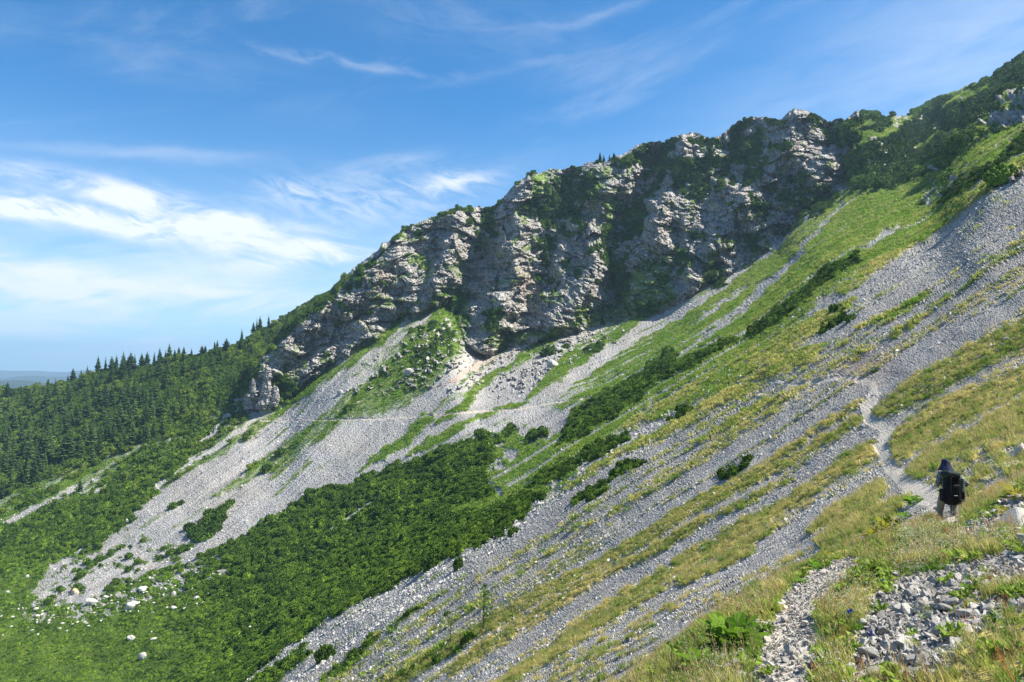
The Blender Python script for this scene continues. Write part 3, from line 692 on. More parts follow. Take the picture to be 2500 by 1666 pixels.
# ------------------------------------------------------------------ ground sheets, split by what covers them
back = [(6, -2.0), (20, -10), (60, -34), (160, -95), (420, -240)]
top = GP[0]; rows = []
for dy, dz in reversed(back):
    q = top.copy(); sc_ = (top[:, 1:2]/500).clip(.2, 2)
    q[:, 1:2] += dy*sc_; q[:, 2:3] += dz*sc_; q[:, 0:1] += (-.25*dy)*sc_; rows.append(q)
ALL = np.concatenate([np.array(rows), GP]); nb = len(rows)
CALL = np.concatenate([np.repeat(colr[:1], nb, 0), colr])
def padk(a): return np.concatenate([np.repeat(a[:1], nb, 0), a])
cls = np.zeros(D.shape, int)                                  # 0 scree 1 grass 2 rock 3 path 4 scrub
cls[np.maximum(green, straw) > .45] = 1
cls[(rock2 > .5) & (mugo < .5)] = 2
cls[(mugo > .55) | (forest > .5)] = 4
cls[path > .5] = 3
CL = padk(cls)
nr, nc = CL.shape
idx = np.arange(nr*nc).reshape(nr, nc)
Q = np.stack([idx[:-1, :-1], idx[1:, :-1], idx[1:, 1:], idx[:-1, 1:]], -1).reshape(-1, 4)
qc = CL[:-1, :-1].ravel()
AV = ALL.reshape(-1, 3); AC = CALL.reshape(-1, 3)
for k, nm, mt in ((0, 'scree', M_scree), (1, 'hillside_turf', M_turf), (2, 'rock_cliff', M_rock), (3, 'path', M_path), (4, 'shrub_covered_slope', M_scrub)):
    f = Q[qc == k]; used = np.unique(f); remap = np.zeros(len(AV), np.int32); remap[used] = np.arange(len(used))
    o = link(nm, np_mesh(nm, AV[used], remap[f], mt, False, AC[used])); tag(o, kind='structure')

# far lowland and the blue ranges on the horizon
M_low = solid('lowland', (.04,.06,.05), .95, .2, .002); M_rng = solid('wooded_range', (.03,.05,.045), .95, .2, .002)
V = []; F = []
xs = np.linspace(-14000, 9000, 60); ys = np.linspace(1400, 16000, 40)
gx, gy = np.meshgrid(xs, ys); gz = -520+vn(gx/900, gy/900, seed=9)*25
ii = np.arange(gx.size).reshape(gx.shape)
o = link('lowland', np_mesh('lowland', np.stack([gx, gy, gz], -1).reshape(-1, 3), np.stack([ii[:-1, :-1], ii[:-1, 1:], ii[1:, 1:], ii[1:, :-1]], -1).reshape(-1, 4), M_low, True)); tag(o, kind='structure')
for kk, (yd, hv, amp) in enumerate(((3600, 932, 9), (6500, 917, 12), (10500, 903, 11))):
    xs = np.linspace(-.95*yd, .5*yd, 260); prof = np.linspace(-1, 1, 15)
    zc = -(hv-880)/FPX*yd+fbm(xs/(yd*.09), xs*0+kk, o=5, seed=60+kk)*amp/FPX*yd
    gx = np.repeat(xs[None], 15, 0); gy = yd+prof[:, None]*yd*.12+gx*.0; dep = np.abs(prof)[:, None]
    gz = zc[None]*(1-dep**1.3)+(-560)*dep**1.3+fbm(gx/300, gy/300, o=3, seed=66)*18*dep
    ii = np.arange(gx.size).reshape(gx.shape)
    o = link('distant_hills', np_mesh('distant_hills', np.stack([gx, gy, gz], -1).reshape(-1, 3), np.stack([ii[:-1, :-1], ii[:-1, 1:], ii[1:, 1:], ii[1:, :-1]], -1).reshape(-1, 4), M_rng, True)); tag(o, kind='structure')
# hill standing just beyond the forest crest at the far left
# ------------------------------------------------------------------ air
bm = bmesh.new(); bmesh.ops.create_cube(bm, size=1); me = bpy.data.meshes.new('haze'); bm.to_mesh(me); bm.free()
hz_o = link('haze', me); hz_o.scale = (26000, 17500, 1000); hz_o.location = (-2500, 8200, -580+500-60); tag(hz_o, kind='stuff')
hm = bpy.data.materials.new('air'); hm.use_nodes = True; t = NT(hm.node_tree); t.n.clear()
pv = t.add('ShaderNodeVolumePrincipled'); pv.inputs['Color'].default_value = (.46, .72, 1.0, 1); pv.inputs['Density'].default_value = 1.0e-4
pv.inputs['Anisotropy'].default_value = .2
ho = t.add('ShaderNodeOutputMaterial'); t.l.new(pv.outputs[0], ho.inputs['Volume']); me.materials.append(hm)

# ------------------------------------------------------------------ where things can stand
vs_rows = Vg
def at(u, v):
    """point of the built ground that the photograph shows at (u, v)"""
    j0 = int(np.clip(np.searchsorted(ug, u)-1, 0, NU-2)); fj = min(max((u-ug[j0])/(ug[j0+1]-ug[j0]), 0), 1)
    out = 0
    for jj, wj in ((j0, 1-fj), (j0+1, fj)):
        cv = vs_rows[:, jj]; i = int(np.clip(np.searchsorted(cv, v)-1, 0, NR-2))
        fi = min(max((v-cv[i])/(cv[i+1]-cv[i]), 0), 1)
        out = out+(GP[i, jj]*(1-fi)+GP[i+1, jj]*fi)*wj
    return Vector(out)
cc_ = lambda a: (a[:-1, :-1]+a[1:, :-1]+a[:-1, 1:]+a[1:, 1:])/4
cU, cV, cD = cc_(Ug), cc_(Vg), cc_(D)
cP = np.stack([cc_(GP[..., i]) for i in range(3)], -1); cN = np.stack([cc_(GN_[..., i]) for i in range(3)], -1)
e1 = GP[1:, :-1]-GP[:-1, :-1]; e2 = GP[:-1, 1:]-GP[:-1, :-1]
cA = np.linalg.norm(np.cross(e1, e2), axis=-1)
# where the sheet only bridges a step in depth nothing grows at full density
seen = (cU > -140) & ((cU < 2640) | ((cU < 3500) & (cD < 16))) & ((cV < 1745) | ((cD < 12) & (cU > 1500) & (cV < 2100))) & (np.abs(np.log(D[1:, :-1]/D[:-1, :-1])) < .05)
cA = np.minimum(cA, (cD/FPX*4)**2*6)
m_mugo, m_green, m_straw, m_path, m_forest, m_rock, m_scree, m_heap = [cc_(a) for a in (mugo, green, straw, path, forest, rock, scree, heap*(sdf > 0))]
m_s1, m_s2, m_fl, m_sdf, m_bsh, m_vg, m_fg = [cc_(a) for a in (s1, s2, flat_n, sdf, bsh, vg, fgrass)]
def pick(dens, cap=10**9, rg=rng):
    lam = np.where(seen, dens*cA, 0).ravel(); tot = lam.sum()
    n = int(min(tot, cap))
    if n == 0: return np.zeros(0, int)
    c = np.cumsum(lam); return np.minimum(np.searchsorted(c, rg.random(n)*c[-1]), len(lam)-1)
def place(ix):
    p = cP.reshape(-1, 3)[ix]; s = np.sqrt(cA.ravel()[ix])[:, None]
    q = rng.normal(size=p.shape); n = cN.reshape(-1, 3)[ix]; q -= n*(q*n).sum(1, keepdims=True)
    return p+q*s*.35
def spin(up, ang):
    """XYZ eulers that turn by ang about Z and then tip Z onto 'up'"""
    up = up/np.linalg.norm(up, axis=1, keepdims=True)
    x = np.stack([np.cos(ang), np.sin(ang), np.zeros_like(ang)], 1); x -= up*(x*up).sum(1, keepdims=True); x /= np.linalg.norm(x, axis=1, keepdims=True)
    y = np.cross(up, x)
    return np.stack([np.arctan2(y[:, 2], up[:, 2]), -np.arcsin(np.clip(x[:, 2], -1, 1)), np.arctan2(x[:, 1], x[:, 0])], 1)

def scatter(name, pts, eul, scl, variants, tint=None, kind='stuff'):
    n = len(pts)
    me = bpy.data.meshes.new(name); me.vertices.add(n); me.vertices.foreach_set('co', np.asarray(pts, np.float32).ravel())
    def at_(nm, ty, key, d):
        a = me.attributes.new(nm, ty, 'POINT'); a.data.foreach_set(key, np.ascontiguousarray(d).ravel())
    at_('eul', 'FLOAT_VECTOR', 'vector', eul.astype(np.float32))
    if scl.ndim == 1: scl = np.repeat(scl[:, None], 3, 1)
    at_('scl', 'FLOAT_VECTOR', 'vector', scl.astype(np.float32))
    at_('tint', 'FLOAT', 'value', (np.zeros(n) if tint is None else tint).astype(np.float32))
    at_('pick', 'INT', 'value', rng.integers(0, len(variants), n).astype(np.int32))
    o = link(name, me); tag(o, kind=kind)
    ng = bpy.data.node_groups.new(name, 'GeometryNodeTree')
    ng.interface.new_socket('Geometry', in_out='INPUT', socket_type='NodeSocketGeometry'); ng.interface.new_socket('Geometry', in_out='OUTPUT', socket_type='NodeSocketGeometry')
    N_, L_ = ng.nodes, ng.links
    gi = N_.new('NodeGroupInput'); go = N_.new('NodeGroupOutput'); mp = N_.new('GeometryNodeMeshToPoints'); L_.new(gi.outputs[0], mp.inputs['Mesh'])
    def na(nm, ty):
        a = N_.new('GeometryNodeInputNamedAttribute'); a.data_type = ty; a.inputs['Name'].default_value = nm; return a.outputs['Attribute']
    e2r = N_.new('FunctionNodeEulerToRotation'); L_.new(na('eul', 'FLOAT_VECTOR'), e2r.inputs[0])
    sc_ = na('scl', 'FLOAT_VECTOR'); pk = na('pick', 'INT'); jn = N_.new('GeometryNodeJoinGeometry')
    for i, vo in enumerate(variants):
        oi = N_.new('GeometryNodeObjectInfo'); oi.inputs['Object'].default_value = vo; oi.inputs['As Instance'].default_value = True
        cp = N_.new('FunctionNodeCompare'); cp.data_type = 'INT'; cp.operation = 'EQUAL'; L_.new(pk, cp.inputs[2]); cp.inputs[3].default_value = i
        ip = N_.new('GeometryNodeInstanceOnPoints'); L_.new(mp.outputs[0], ip.inputs['Points']); L_.new(cp.outputs[0], ip.inputs['Selection'])
        L_.new(oi.outputs['Geometry'], ip.inputs['Instance']); L_.new(e2r.outputs[0], ip.inputs['Rotation']); L_.new(sc_, ip.inputs['Scale'])
        L_.new(ip.outputs[0], jn.inputs[0])
    L_.new(jn.outputs[0], go.inputs[0])
    md = o.modifiers.new('scatter', 'NODES'); md.node_group = ng
    print('SCATTER', name, n)
    return o
def proto(me): return bpy.data.objects.new(me.name, me)       # a template that never enters the scene by itself

# ---- stones: angular limestone
def stone_mesh(name, mt, seed, flat=.7, n=13, bev=False):
    r = random.Random(seed); bm = bmesh.new()
    for i in range(n):
        v = Vector((r.gauss(0, 1), r.gauss(0, 1), r.gauss(0, 1))).normalized()*r.uniform(.75, 1.05)
        bm.verts.new((v.x*1.1, v.y*.85, v.z*flat))
    res = bmesh.ops.convex_hull(bm, input=bm.verts)
    bmesh.ops.delete(bm, geom=[g for g in bm.verts if not g.link_faces], context='VERTS')
    bmesh.ops.dissolve_limit(bm, angle_limit=.25, verts=bm.verts, edges=bm.edges)
    if bev: bmesh.ops.bevel(bm, geom=list(bm.edges), offset=.05, segments=1, affect='EDGES', profile=.6)
    bmesh.ops.triangulate(bm, faces=bm.faces)
    me = bpy.data.meshes.new(name); bm.to_mesh(me); bm.free(); me.materials.append(mt); return me
ST = [stone_mesh('stone', M_stone, i, .5+.35*(i % 3)/2, 11+i % 4, True) for i in range(8)]
STD = [proto(stone_mesh('scree_stone', M_stone_d, 40+i, .65, 8+i % 2)) for i in range(6)]
STP = [proto(stone_mesh('gravel_stone', M_stone, 60+i, .6, 8+i % 2)) for i in range(5)]

def logsize(n, lo, hi, pw=2.2):
    u_ = rng.random(n); a = 1-pw
    return (lo**a+u_*(hi**a-lo**a))**(1/a)
# scree stones on the slopes: their size grows with distance as only the bigger ones can be told apart there
pxm = cD/FPX
dens = np.clip(m_scree+.30*m_straw*(m_fg < .3), 0, 1)*(1-m_fg)*(1-m_mugo)*(m_sdf < -25)*(1-m_path)*(cD < 130)*np.minimum(.055/(pxm*3.0)**2*1.6, 90)
ix = pick(dens, 230000); n = len(ix); print('scree', dens.max(), n)
p = place(ix); s = pxm.ravel()[ix]*logsize(n, 1.5, 5.2, 2.8); s = np.clip(s*np.clip(1+1.5*m_s1.ravel()[ix], .6, 1.9), .018, .6)
scatter('scree_rubble', p+cN.reshape(-1, 3)[ix]*(s*.15)[:, None], rng.uniform(0, 6.28, (n, 3)), s, STD)
# rubble of the far fan and of the lower slopes, where boulders lie
dens = m_scree*(cD > 130)*(1-m_rock)*(1-m_mugo)*.9/(pxm*6)**2*.10*(1+2.5*(cV > 1250)+1.0*(cV > 1100))
ix = pick(dens, 70000); n = len(ix)
p = place(ix); s = pxm.ravel()[ix]*logsize(n, 1.3, 4.6, 2.6)
scatter('fan_rubble', p+cN.reshape(-1, 3)[ix]*(s*.2)[:, None], rng.uniform(0, 6.28, (n, 3)), s, STD)
# stones of the knoll: path, heaps, and a thin sprinkle under the grass
dn = np.clip(m_heap*1.0+m_path*.8*(m_sdf > -20)+.35*(m_fg > .5)*(m_fl > .0), 0, 1)*(m_sdf > -25)
ix = pick(dn*1500*(cU < 2700), 46000); n = len(ix); s = logsize(n, .008, .035, 2.2)
scatter('knoll_gravel', place(ix)+np.array([0, 0, .004]), rng.uniform(0, 6.28, (n, 3)), s, STP)
ix = pick(np.clip(m_heap+.14*m_path*(m_sdf > -20), 0, 1)*(m_sdf > -15)*120, 5000); n = len(ix); s = logsize(n, .030, .07, 2.0)
scatter('knoll_stones', place(ix)+cN.reshape(-1, 3)[ix]*(s*.3)[:, None], rng.uniform(0, 6.28, (n, 3)), s, STP)
dens = m_path*(m_sdf < -20)*(cD < 90)*22
ix = pick(dens, 30000); n = len(ix); s = logsize(n, .015, .05)
scatter('path_gravel', place(ix), rng.uniform(0, 6.28, (n, 3)), s, STP)

# ---- grass
def grass_mesh(name, mt, seed, nb, h, rad, wd, lean=.35, heads=None, hm=None, head_n=0):
    r = random.Random(seed); V = []; F = []; mi = []
    def blade(x, y, a, L, ln, w0, m=0, seg=3):
        b0 = len(V); dx, dy = math.cos(a), math.sin(a); px, py = -dy, dx
        for k in range(seg+1):
            t_ = k/seg; hh = L*(t_-.25*ln*t_*t_); o_ = L*ln*t_*t_
            ww = w0*(1-t_)**.6*.5+.0004
            for sg in (-1, 1): V.append((x+dx*o_+px*ww*sg, y+dy*o_+py*ww*sg, hh-.02))
        for k in range(seg): F.append((b0+2*k, b0+2*k+1, b0+2*k+3, b0+2*k+2)); mi.append(m)
        return (x+dx*L*ln, y+dy*L*ln, L*(1-.25*ln)-.02)
    for i in range(nb):
        a = r.uniform(0, 6.283); q = rad*math.sqrt(r.random())
        blade(q*math.cos(a*1.7), q*math.sin(a*1.7), a, h*r.uniform(.5, 1.1), r.uniform(.15, lean+.45), wd*r.uniform(.7, 1.3))
    for i in range(head_n):
        a = r.uniform(0, 6.283); q = rad*.6*math.sqrt(r.random()); L = h*r.uniform(1.15, 1.75); ln = r.uniform(.1, .3)
        tx, ty, tz = blade(q*math.cos(a*2.3), q*math.sin(a*2.3), a, L, ln, wd*.55, 1)
        hl = L*.22
        for k in range(heads):                                        # a loose panicle of spikelets
            f = k/heads; cx, cy, cz = tx*(1-.25*f*0)+0, ty, tz-hl*f
            aa = r.uniform(0, 6.283); s_ = wd*(.55+.6*f); b0 = len(V)
            ex, ey = math.cos(aa)*s_, math.sin(aa)*s_
            V.extend([(cx, cy, cz-s_*.6), (cx+ex, cy+ey, cz+s_*.3), (cx+ex*.8, cy+ey*.8, cz+s_*2.0), (cx, cy, cz+s_*1.2)])
            F.append((b0, b0+1, b0+2, b0+3)); mi.append(1)
    me = np_mesh(name, V, F); me.materials.append(mt); me.materials.append(hm or mt)
    me.polygons.foreach_set('material_index', np.array(mi, np.int32)); return me
GN1 = [proto(grass_mesh('grass_tuft', M_grass, i, 56, .16, .09, .0060, .35, 7, M_seed, 5)) for i in range(5)]
GN1b = [proto(grass_mesh('sorrel_tuft', M_grass, 30+i, 30, .17, .08, .0062, .30, 9, M_rust, 5)) for i in range(3)]
GN2 = [proto(grass_mesh('slope_tuft', M_grass, 10+i, 60, .26, .24, .018, .5, 3, M_seed, 5)) for i in range(4)]
GN3 = [proto(grass_mesh('far_tuft', M_grass, 20+i, 30, .42, .5, .085, .6, 0, M_seed, 0)) for i in range(4)]
def upv(n, nz, lean): 
    u_ = nz*.35+np.array([-.10, .02, .75]); return u_+rng.normal(size=u_.shape)*lean
cNf = cN.reshape(-1, 3)
ybf = (m_s2*.9+m_fl*.5).ravel()
# knoll
ix = pick((m_fg > .4)*np.clip(.55+m_fl*1.6, .12, 1.0)*110+(m_heap > .4)*5*(m_sdf > 0)+(m_fg > .4)*12, 30000); n = len(ix)
tn = np.clip(.16+ybf[ix]*.9+rng.normal(size=n)*.16, 0, 1)
lowg = 1-.35*((cU.ravel()[ix] > 2060)*(cV.ravel()[ix] > 1430))
scatter('meadow_grass', place(ix), spin(upv(n, cNf[ix], .16), rng.uniform(0, 6.28, n)), lowg*rng.uniform(.45, 1.15, n)*(.8+.5*np.clip(tn, 0, 1)), GN1, tn)
ix = pick((m_fg > .4)*(m_s1 > .02)*(cU > 1980)*9, 900); n = len(ix)
scatter('sorrel', place(ix), spin(upv(n, cNf[ix], .14), rng.uniform(0, 6.28, n)), rng.uniform(.6, 1.15, n), GN1b, rng.uniform(.1, .6, n))
# middle slopes
vm = np.clip(m_straw, 0, 1)*(m_sdf < -12)*(1-m_rock)
ix = pick((vm > .18)*vm*np.clip(14*(26/np.maximum(cD, 10)), 2.5, 26)*(cD < 75), 60000); n = len(ix)
tn = np.clip(.44+ybf[ix]*.9+rng.normal(size=n)*.14, 0, 1)
scatter('slope_grass', place(ix), spin(upv(n, cNf[ix], .18), rng.uniform(0, 6.28, n)), rng.uniform(.5, 1.15, n), GN2, tn)
ix = pick((vm > .18)*vm*np.clip(1.3*(120/np.maximum(cD, 60)), .5, 3)*(cD >= 70), 60000); n = len(ix)
tn = np.clip(.38+ybf[ix]*.8+rng.normal(size=n)*.12, 0, 1)
scatter('high_slope_grass', place(ix), spin(upv(n, cNf[ix], .18), rng.uniform(0, 6.28, n)), rng.uniform(.6, 1.3, n), GN3, tn)
gm = np.clip(m_green, 0, 1)*(m_mugo < .35)*(1-m_rock*.5)
ix = pick(gm*(gm > .3)*np.clip(.5*(250/np.maximum(cD, 60)), .25, 2.0), 80000); n = len(ix)
tn = np.clip(.10+ybf[ix]*.35+rng.normal(size=n)*.08+.12*sst(1500, 1950, cU.ravel()[ix]), 0, 1)
scatter('green_turf', place(ix), spin(upv(n, cNf[ix], .15), rng.uniform(0, 6.28, n)), rng.uniform(.8, 1.9, n)*np.clip(cD.ravel()[ix]/220, .6, 1.5), GN3, tn)

# ---- dwarf pine: a mound of upright needle shoots
def mugo_mesh(name, mt, seed, shoots=84, h=1.0, core=True, upright=.8, sl=.42, sw=.095):
    r = random.Random(seed); V = []; F = []
    lobes = [(r.uniform(-.45, .45), r.uniform(-.45, .45), r.uniform(.45, .75)) for _ in range(4)]
    for i in range(shoots):
        lx, ly, lr = lobes[i % 4]; a = r.uniform(0, 6.283); q = math.sqrt(r.random())
        x, y = lx+lr*q*math.cos(a), ly+lr*q*math.sin(a); z = h*(1-.75*q*q)*(.55+.6*lr)*r.uniform(.72, 1.0)
        d = Vector((math.cos(a)*q*.75+r.gauss(0, .12), math.sin(a)*q*.75+r.gauss(0, .12), upright)).normalized()
        L = sl*r.uniform(.65, 1.25); w_ = sw*r.uniform(.8, 1.3)
        s_ = d.orthogonal().normalized(); t_ = d.cross(s_); c0 = Vector((x, y, z-L*.55)); b0 = len(V)
        ph = r.uniform(0, 6.28); k = 4
        V.append(tuple(c0))
        for f_, ww in ((.45, 1.0), (.8, .72)):
            for j in range(k):
                an = ph+6.283*j/k; rr = w_*ww*r.uniform(.75, 1.25); V.append(tuple(c0+d*L*f_+(s_*math.cos(an)+t_*math.sin(an))*rr))
        V.append(tuple(c0+d*L*1.05))
        for j in range(k):
            j2 = (j+1) % k
            F += [(b0, b0+1+j2, b0+1+j, b0+1+j), (b0+1+j, b0+1+j2, b0+5+j2, b0+5+j), (b0+5+j, b0+5+j2, b0+9, b0+9)]
    tri = []
    for f in F:
        g = []
        for q in f:
            if q not in g: g.append(q)
        tri.append(tuple(g[:3]))
        if len(g) == 4: tri.append((g[0], g[2], g[3]))
    if core:
        for lx, ly, lr in lobes:
            b0 = len(V)
            for ring, (zz, rr) in enumerate(((-.25, 1.0), (.35, .85), (.62, .5))):
                for j in range(7): V.append((lx+lr*rr*math.cos(j*.9), ly+lr*rr*math.sin(j*.9), h*zz*(.6+.5*lr)))
            V.append((lx, ly, h*.7*(.6+.5*lr)))
            for rg_ in range(2):
                for j in range(7):
                    a_, b_ = b0+rg_*7+j, b0+rg_*7+(j+1) % 7; tri += [(a_, b_, b_+7), (a_, b_+7, a_+7)]
            for j in range(7): tri.append((b0+14+j, b0+14+(j+1) % 7, b0+21))
    return np_mesh(name, V, tri, mt)
def leafy_mesh(name, mt, seed, n=260, h=1.3):
    r = random.Random(seed); V = []; F = []
    lb = [(r.uniform(-.5, .5), r.uniform(-.5, .5), r.uniform(.4, .9)*h*.6, r.uniform(.35, .6)) for _ in range(6)]
    for i in range(n):
        lx, ly, lz, lr = lb[i % 6]; d = Vector((r.gauss(0, 1), r.gauss(0, 1), r.gauss(.3, 1))).normalized(); c0 = Vector((lx, ly, lz))+d*lr*r.uniform(.7, 1.05)
        s_ = Vector((r.gauss(0, 1), r.gauss(0, 1), r.gauss(0, .5))).normalized()*r.uniform(.08, .15); t_ = s_.cross(d).normalized()*r.uniform(.06, .12); b0 = len(V)
        V += [tuple(c0-s_), tuple(c0+t_), tuple(c0+s_), tuple(c0-t_)]; F += [(b0, b0+1, b0+2), (b0, b0+2, b0+3)]
    return np_mesh(name, V, F, mt)
MG = [proto(mugo_mesh('mugo_clump', M_mugo, i)) for i in range(5)]
LF = [proto(leafy_mesh('leafy_clump', M_leafy, i)) for i in range(3)]
lowz = cc_(m1*tipz)
rk = (m_vg > .45)
fieldm = (m_mugo > .35)*(m_mugo)*(~rk)*(m_forest < .5)*(m_bsh < .5)
ix = pick(fieldm*np.clip(.55*(230/np.clip(cD, 60, 600))**1.2, .18, 1.6)*(1+.7*lowz), 60000); n = len(ix)
lw = lowz.ravel()[ix]; dd = cD.ravel()[ix]
s = (.72+.75*rng.random(n)**2)*1.05*np.clip(dd/230, .45, 1.35)*(1-.40*lw)
tn = np.clip(.28+m_fl.ravel()[ix]*.5+lw*.24+rng.normal(size=n)*.30, 0, 1)
scatter('mugo_thicket', place(ix)-np.array([0, 0, .1]), spin(upv(n, cNf[ix], .06), rng.uniform(0, 6.28, n)), np.stack([s, s, s*(1.25-.5*lw)], 1), MG, tn)
ix = pick(rk*(m_mugo > .4)*.36+(m_rock*.25*.0), 30000); n = len(ix)
s = rng.uniform(.8, 1.7, n)*(1+.5*(cU.ravel()[ix] > 2060))
scatter('cliff_mugo', place(ix)-np.array([0, 0, .2]), spin(upv(n, cNf[ix]*.6, .08), rng.uniform(0, 6.28, n)), np.stack([s, s, s*1.0], 1), MG, np.clip(.2+.45*(cU.ravel()[ix] > 2040)+m_fl.ravel()[ix]*.5+rng.normal(size=n)*.2, 0, 1))
ix = pick((m_forest > .5)*.26, 40000); n = len(ix); s = rng.uniform(.8, 1.5, n)
scatter('forest_scrub', place(ix)-np.array([0, 0, .2]), spin(upv(n, cNf[ix], .06), rng.uniform(0, 6.28, n)), np.stack([s, s, s*1.2], 1), MG, np.clip(.30+m_fl.ravel()[ix]*.6+rng.normal(size=n)*.2, 0, 1))
ix = pick((m_forest > .5)*(m_fl+.5*cc_(lump) > .12)*.10+(m_green*(cU < 640)*(cV < 1260)*(m_forest < .5)*.012), 16000); n = len(ix)
scatter('leafy_scrub', place(ix), spin(upv(n, cNf[ix], .06), rng.uniform(0, 6.28, n)), rng.uniform(1.4, 3.6, n), LF, rng.uniform(0, 1, n))

# ---- single dwarf pines that stand by themselves
MGI = [mugo_mesh('needle_crown', M_mugo_i, 50+i, 150, 1.0, True, .8, .34, .075) for i in range(3)]
def stem_mesh(name, mt, pts, sides=5):
    V = []; F = []
    for i, (x, y, z, r_) in enumerate(pts):
        for j in range(sides): V.append((x+r_*math.cos(6.283*j/sides), y+r_*math.sin(6.283*j/sides), z))
        if i:
            b = (i-1)*sides
            for j in range(sides): F.append((b+j, b+(j+1) % sides, b+sides+(j+1) % sides, b+sides+j))
    return np_mesh(name, V, F, mt)
STEM = stem_mesh('stem', M_bark, [(0, 0, -.5, .09), (.05, .02, .2, .07), (.0, .06, .7, .03)])
def bush(u, v, wpx, label, hpx=None, group=None, k=0, name='dwarf_pine'):
    p = at(u, v); m_ = p.y/FPX; r_ = wpx*m_/2; h_ = (hpx or wpx*.6)*m_
    e = empty(name, p-Vector((0, 0, .12*h_)), random.uniform(0, 6)); tag(e, label, 'dwarf pine', group)
    c_ = link('crown', MGI[k % 3], e); c_.scale = (r_/1.05, r_/1.05, h_/1.15)
    s_ = link('stem', STEM, e); s_.scale = (h_, h_, h_*.8)
    return e
for i, (u, v, w_, h_, lb) in enumerate([
 (421,1240,30,20,'small dark dwarf pine alone high on the pale scree fan'),(440,1232,22,16,'dwarf pine crowding the upper side of the lone clump on the scree fan'),
 (802,1606,54,48,'round green dwarf pine standing alone on the scree strip near the bottom edge'),
 (655,1146,34,22,'dark dwarf pine at the foot of the green tongue on the scree fan'),(690,1110,38,24,'dark dwarf pine in the green tongue, next above the lowest one'),
 (855,1003,34,18,'flat dark dwarf pine in the grass patch just above the thin path'),
 (1795,1155,44,26,'dark dwarf pine in the grey rubble right of the middle of the slope'),(1770,1166,30,18,'small dwarf pine touching the downhill side of a darker one in grey rubble'),
 (1818,1142,30,20,'dwarf pine at the uphill end of the row of three in grey rubble'),
 (1530,1140,40,26,'dwarf pine at the top of the narrow green strip below the shrub masses'),(1500,1160,36,24,'dwarf pine in the middle of the narrow green strip across the scree'),
 (2105,868,18,12,'tiny dark dwarf pine on grey scree above the bend of the path'),(2135,908,18,10,'tiny dwarf pine on scree close above the path shoulder'),
 (2075,782,40,22,'dark dwarf pine at the upper rim of the yellow grass slope'),(2045,760,40,20,'dark dwarf pine on the turf left of the upper rim pair'),
 (1500,1095,40,24,'dark dwarf pine right of the big shrub mass at mid slope'),(1470,1112,38,22,'dwarf pine on the downhill side of the mid slope pair'),
 (1120,1388,34,40,'light green bushy young pine at the lower edge of the big thicket'),
 (1055,1388,64,40,'rounded dwarf pine bulging from the lower edge of the big thicket'),
 (1258,1302,46,22,'dwarf pine beside the grey slab at the right tip of the thicket')]):
    bush(u, v, w_, lb, h_, None, i)
tag(bush(1338,868,60,'dark dwarf pine under the rock foot in the shaded green hollow',30,None,1))
for i, (u, v, w_, h_) in enumerate([(516,1270,40,26),(545,1248,36,24),(500,1292,44,28),(528,1294,44,26),(478,1308,46,26),(505,1316,40,22),(558,1238,26,16),(540,1272,40,24),(468,1290,34,22)]):
    bush(u, v, w_, 'dwarf pine packed into the large dark clump in the middle of the scree fan', h_, 'pines of the large clump on the fan', i)
for i, (u, v) in enumerate([(556,1234),(535,1256),(520,1284),(508,1300),(490,1280),(482,1296),(515,1258),(545,1262),(498,1306),(530,1280),(472,1304),(486,1316)]):
    bush(u+random.uniform(-4,4), v+random.uniform(-3,3), 34, 'dwarf pine packed into the large dark clump in the middle of the scree fan', 22, 'pines of the large clump on the fan', i)
for i, (u, v, w_, h_) in enumerate([(420,1352,32,18),(445,1344,38,22),(466,1338,26,16)]):
    bush(u, v, w_, 'dwarf pine in the low clump just below the large one on the fan', h_, 'pines of the low clump on the fan', i)

# ---- spruces
def spruce_mesh(name, mt, seed, h=1.0, r0=.19, whorls=22, gap=.10, ragged=.3):
    r = random.Random(seed); V = []; F = []
    for wi in range(whorls):
        f = wi/(whorls-1); z = h*(gap+(1-gap)*f**.92); rad = r0*h*(1-f)**.85*(1+r.uniform(-ragged, ragged)*.5)+.006*h
        nb_ = max(4, int(11*(1-f)+4)); a0 = r.uniform(0, 6.28)
        for b in range(nb_):
            a = a0+6.283*b/nb_+r.uniform(-.15, .15); L = rad*r.uniform(1-ragged, 1+ragged*.6)
            dx, dy = math.cos(a), math.sin(a); px, py = -dy, dx; drop = -.28*L; wd = L*.26+.004*h
            b0 = len(V); zc = z+r.uniform(-.01, .01)*h
            V += [(0, 0, zc+.012*h), (dx*L*.55+px*wd, dy*L*.55+py*wd, zc+drop*.75), (dx*L, dy*L, zc+drop*.9+L*.12), (dx*L*.55-px*wd, dy*L*.55-py*wd, zc+drop*.75),
                  (dx*L*.5, dy*L*.5, zc+drop*.15), (dx*L*.5, dy*L*.5, zc+drop*1.7)]
            F += [(b0, b0+1, b0+4), (b0+4, b0+1, b0+2), (b0, b0+4, b0+3), (b0+4, b0+2, b0+3), (b0+1, b0+5, b0+2), (b0+3, b0+2, b0+5)]
    return np_mesh(name, V, F, mt)
SPR = [spruce_mesh('needle_crown', M_spruce, i, r0=(.17, .22, .15, .24, .19)[i], gap=(.06, .10, .05, .12, .16)[i], ragged=(.3, .42, .3, .5, .4)[i]) for i in range(5)]
TRK = stem_mesh('trunk', M_bark, [(0, 0, -.05, .016), (0, 0, .3, .012), (.002, 0, .7, .007), (0, 0, .99, .001)], 6)
NSPR = 0
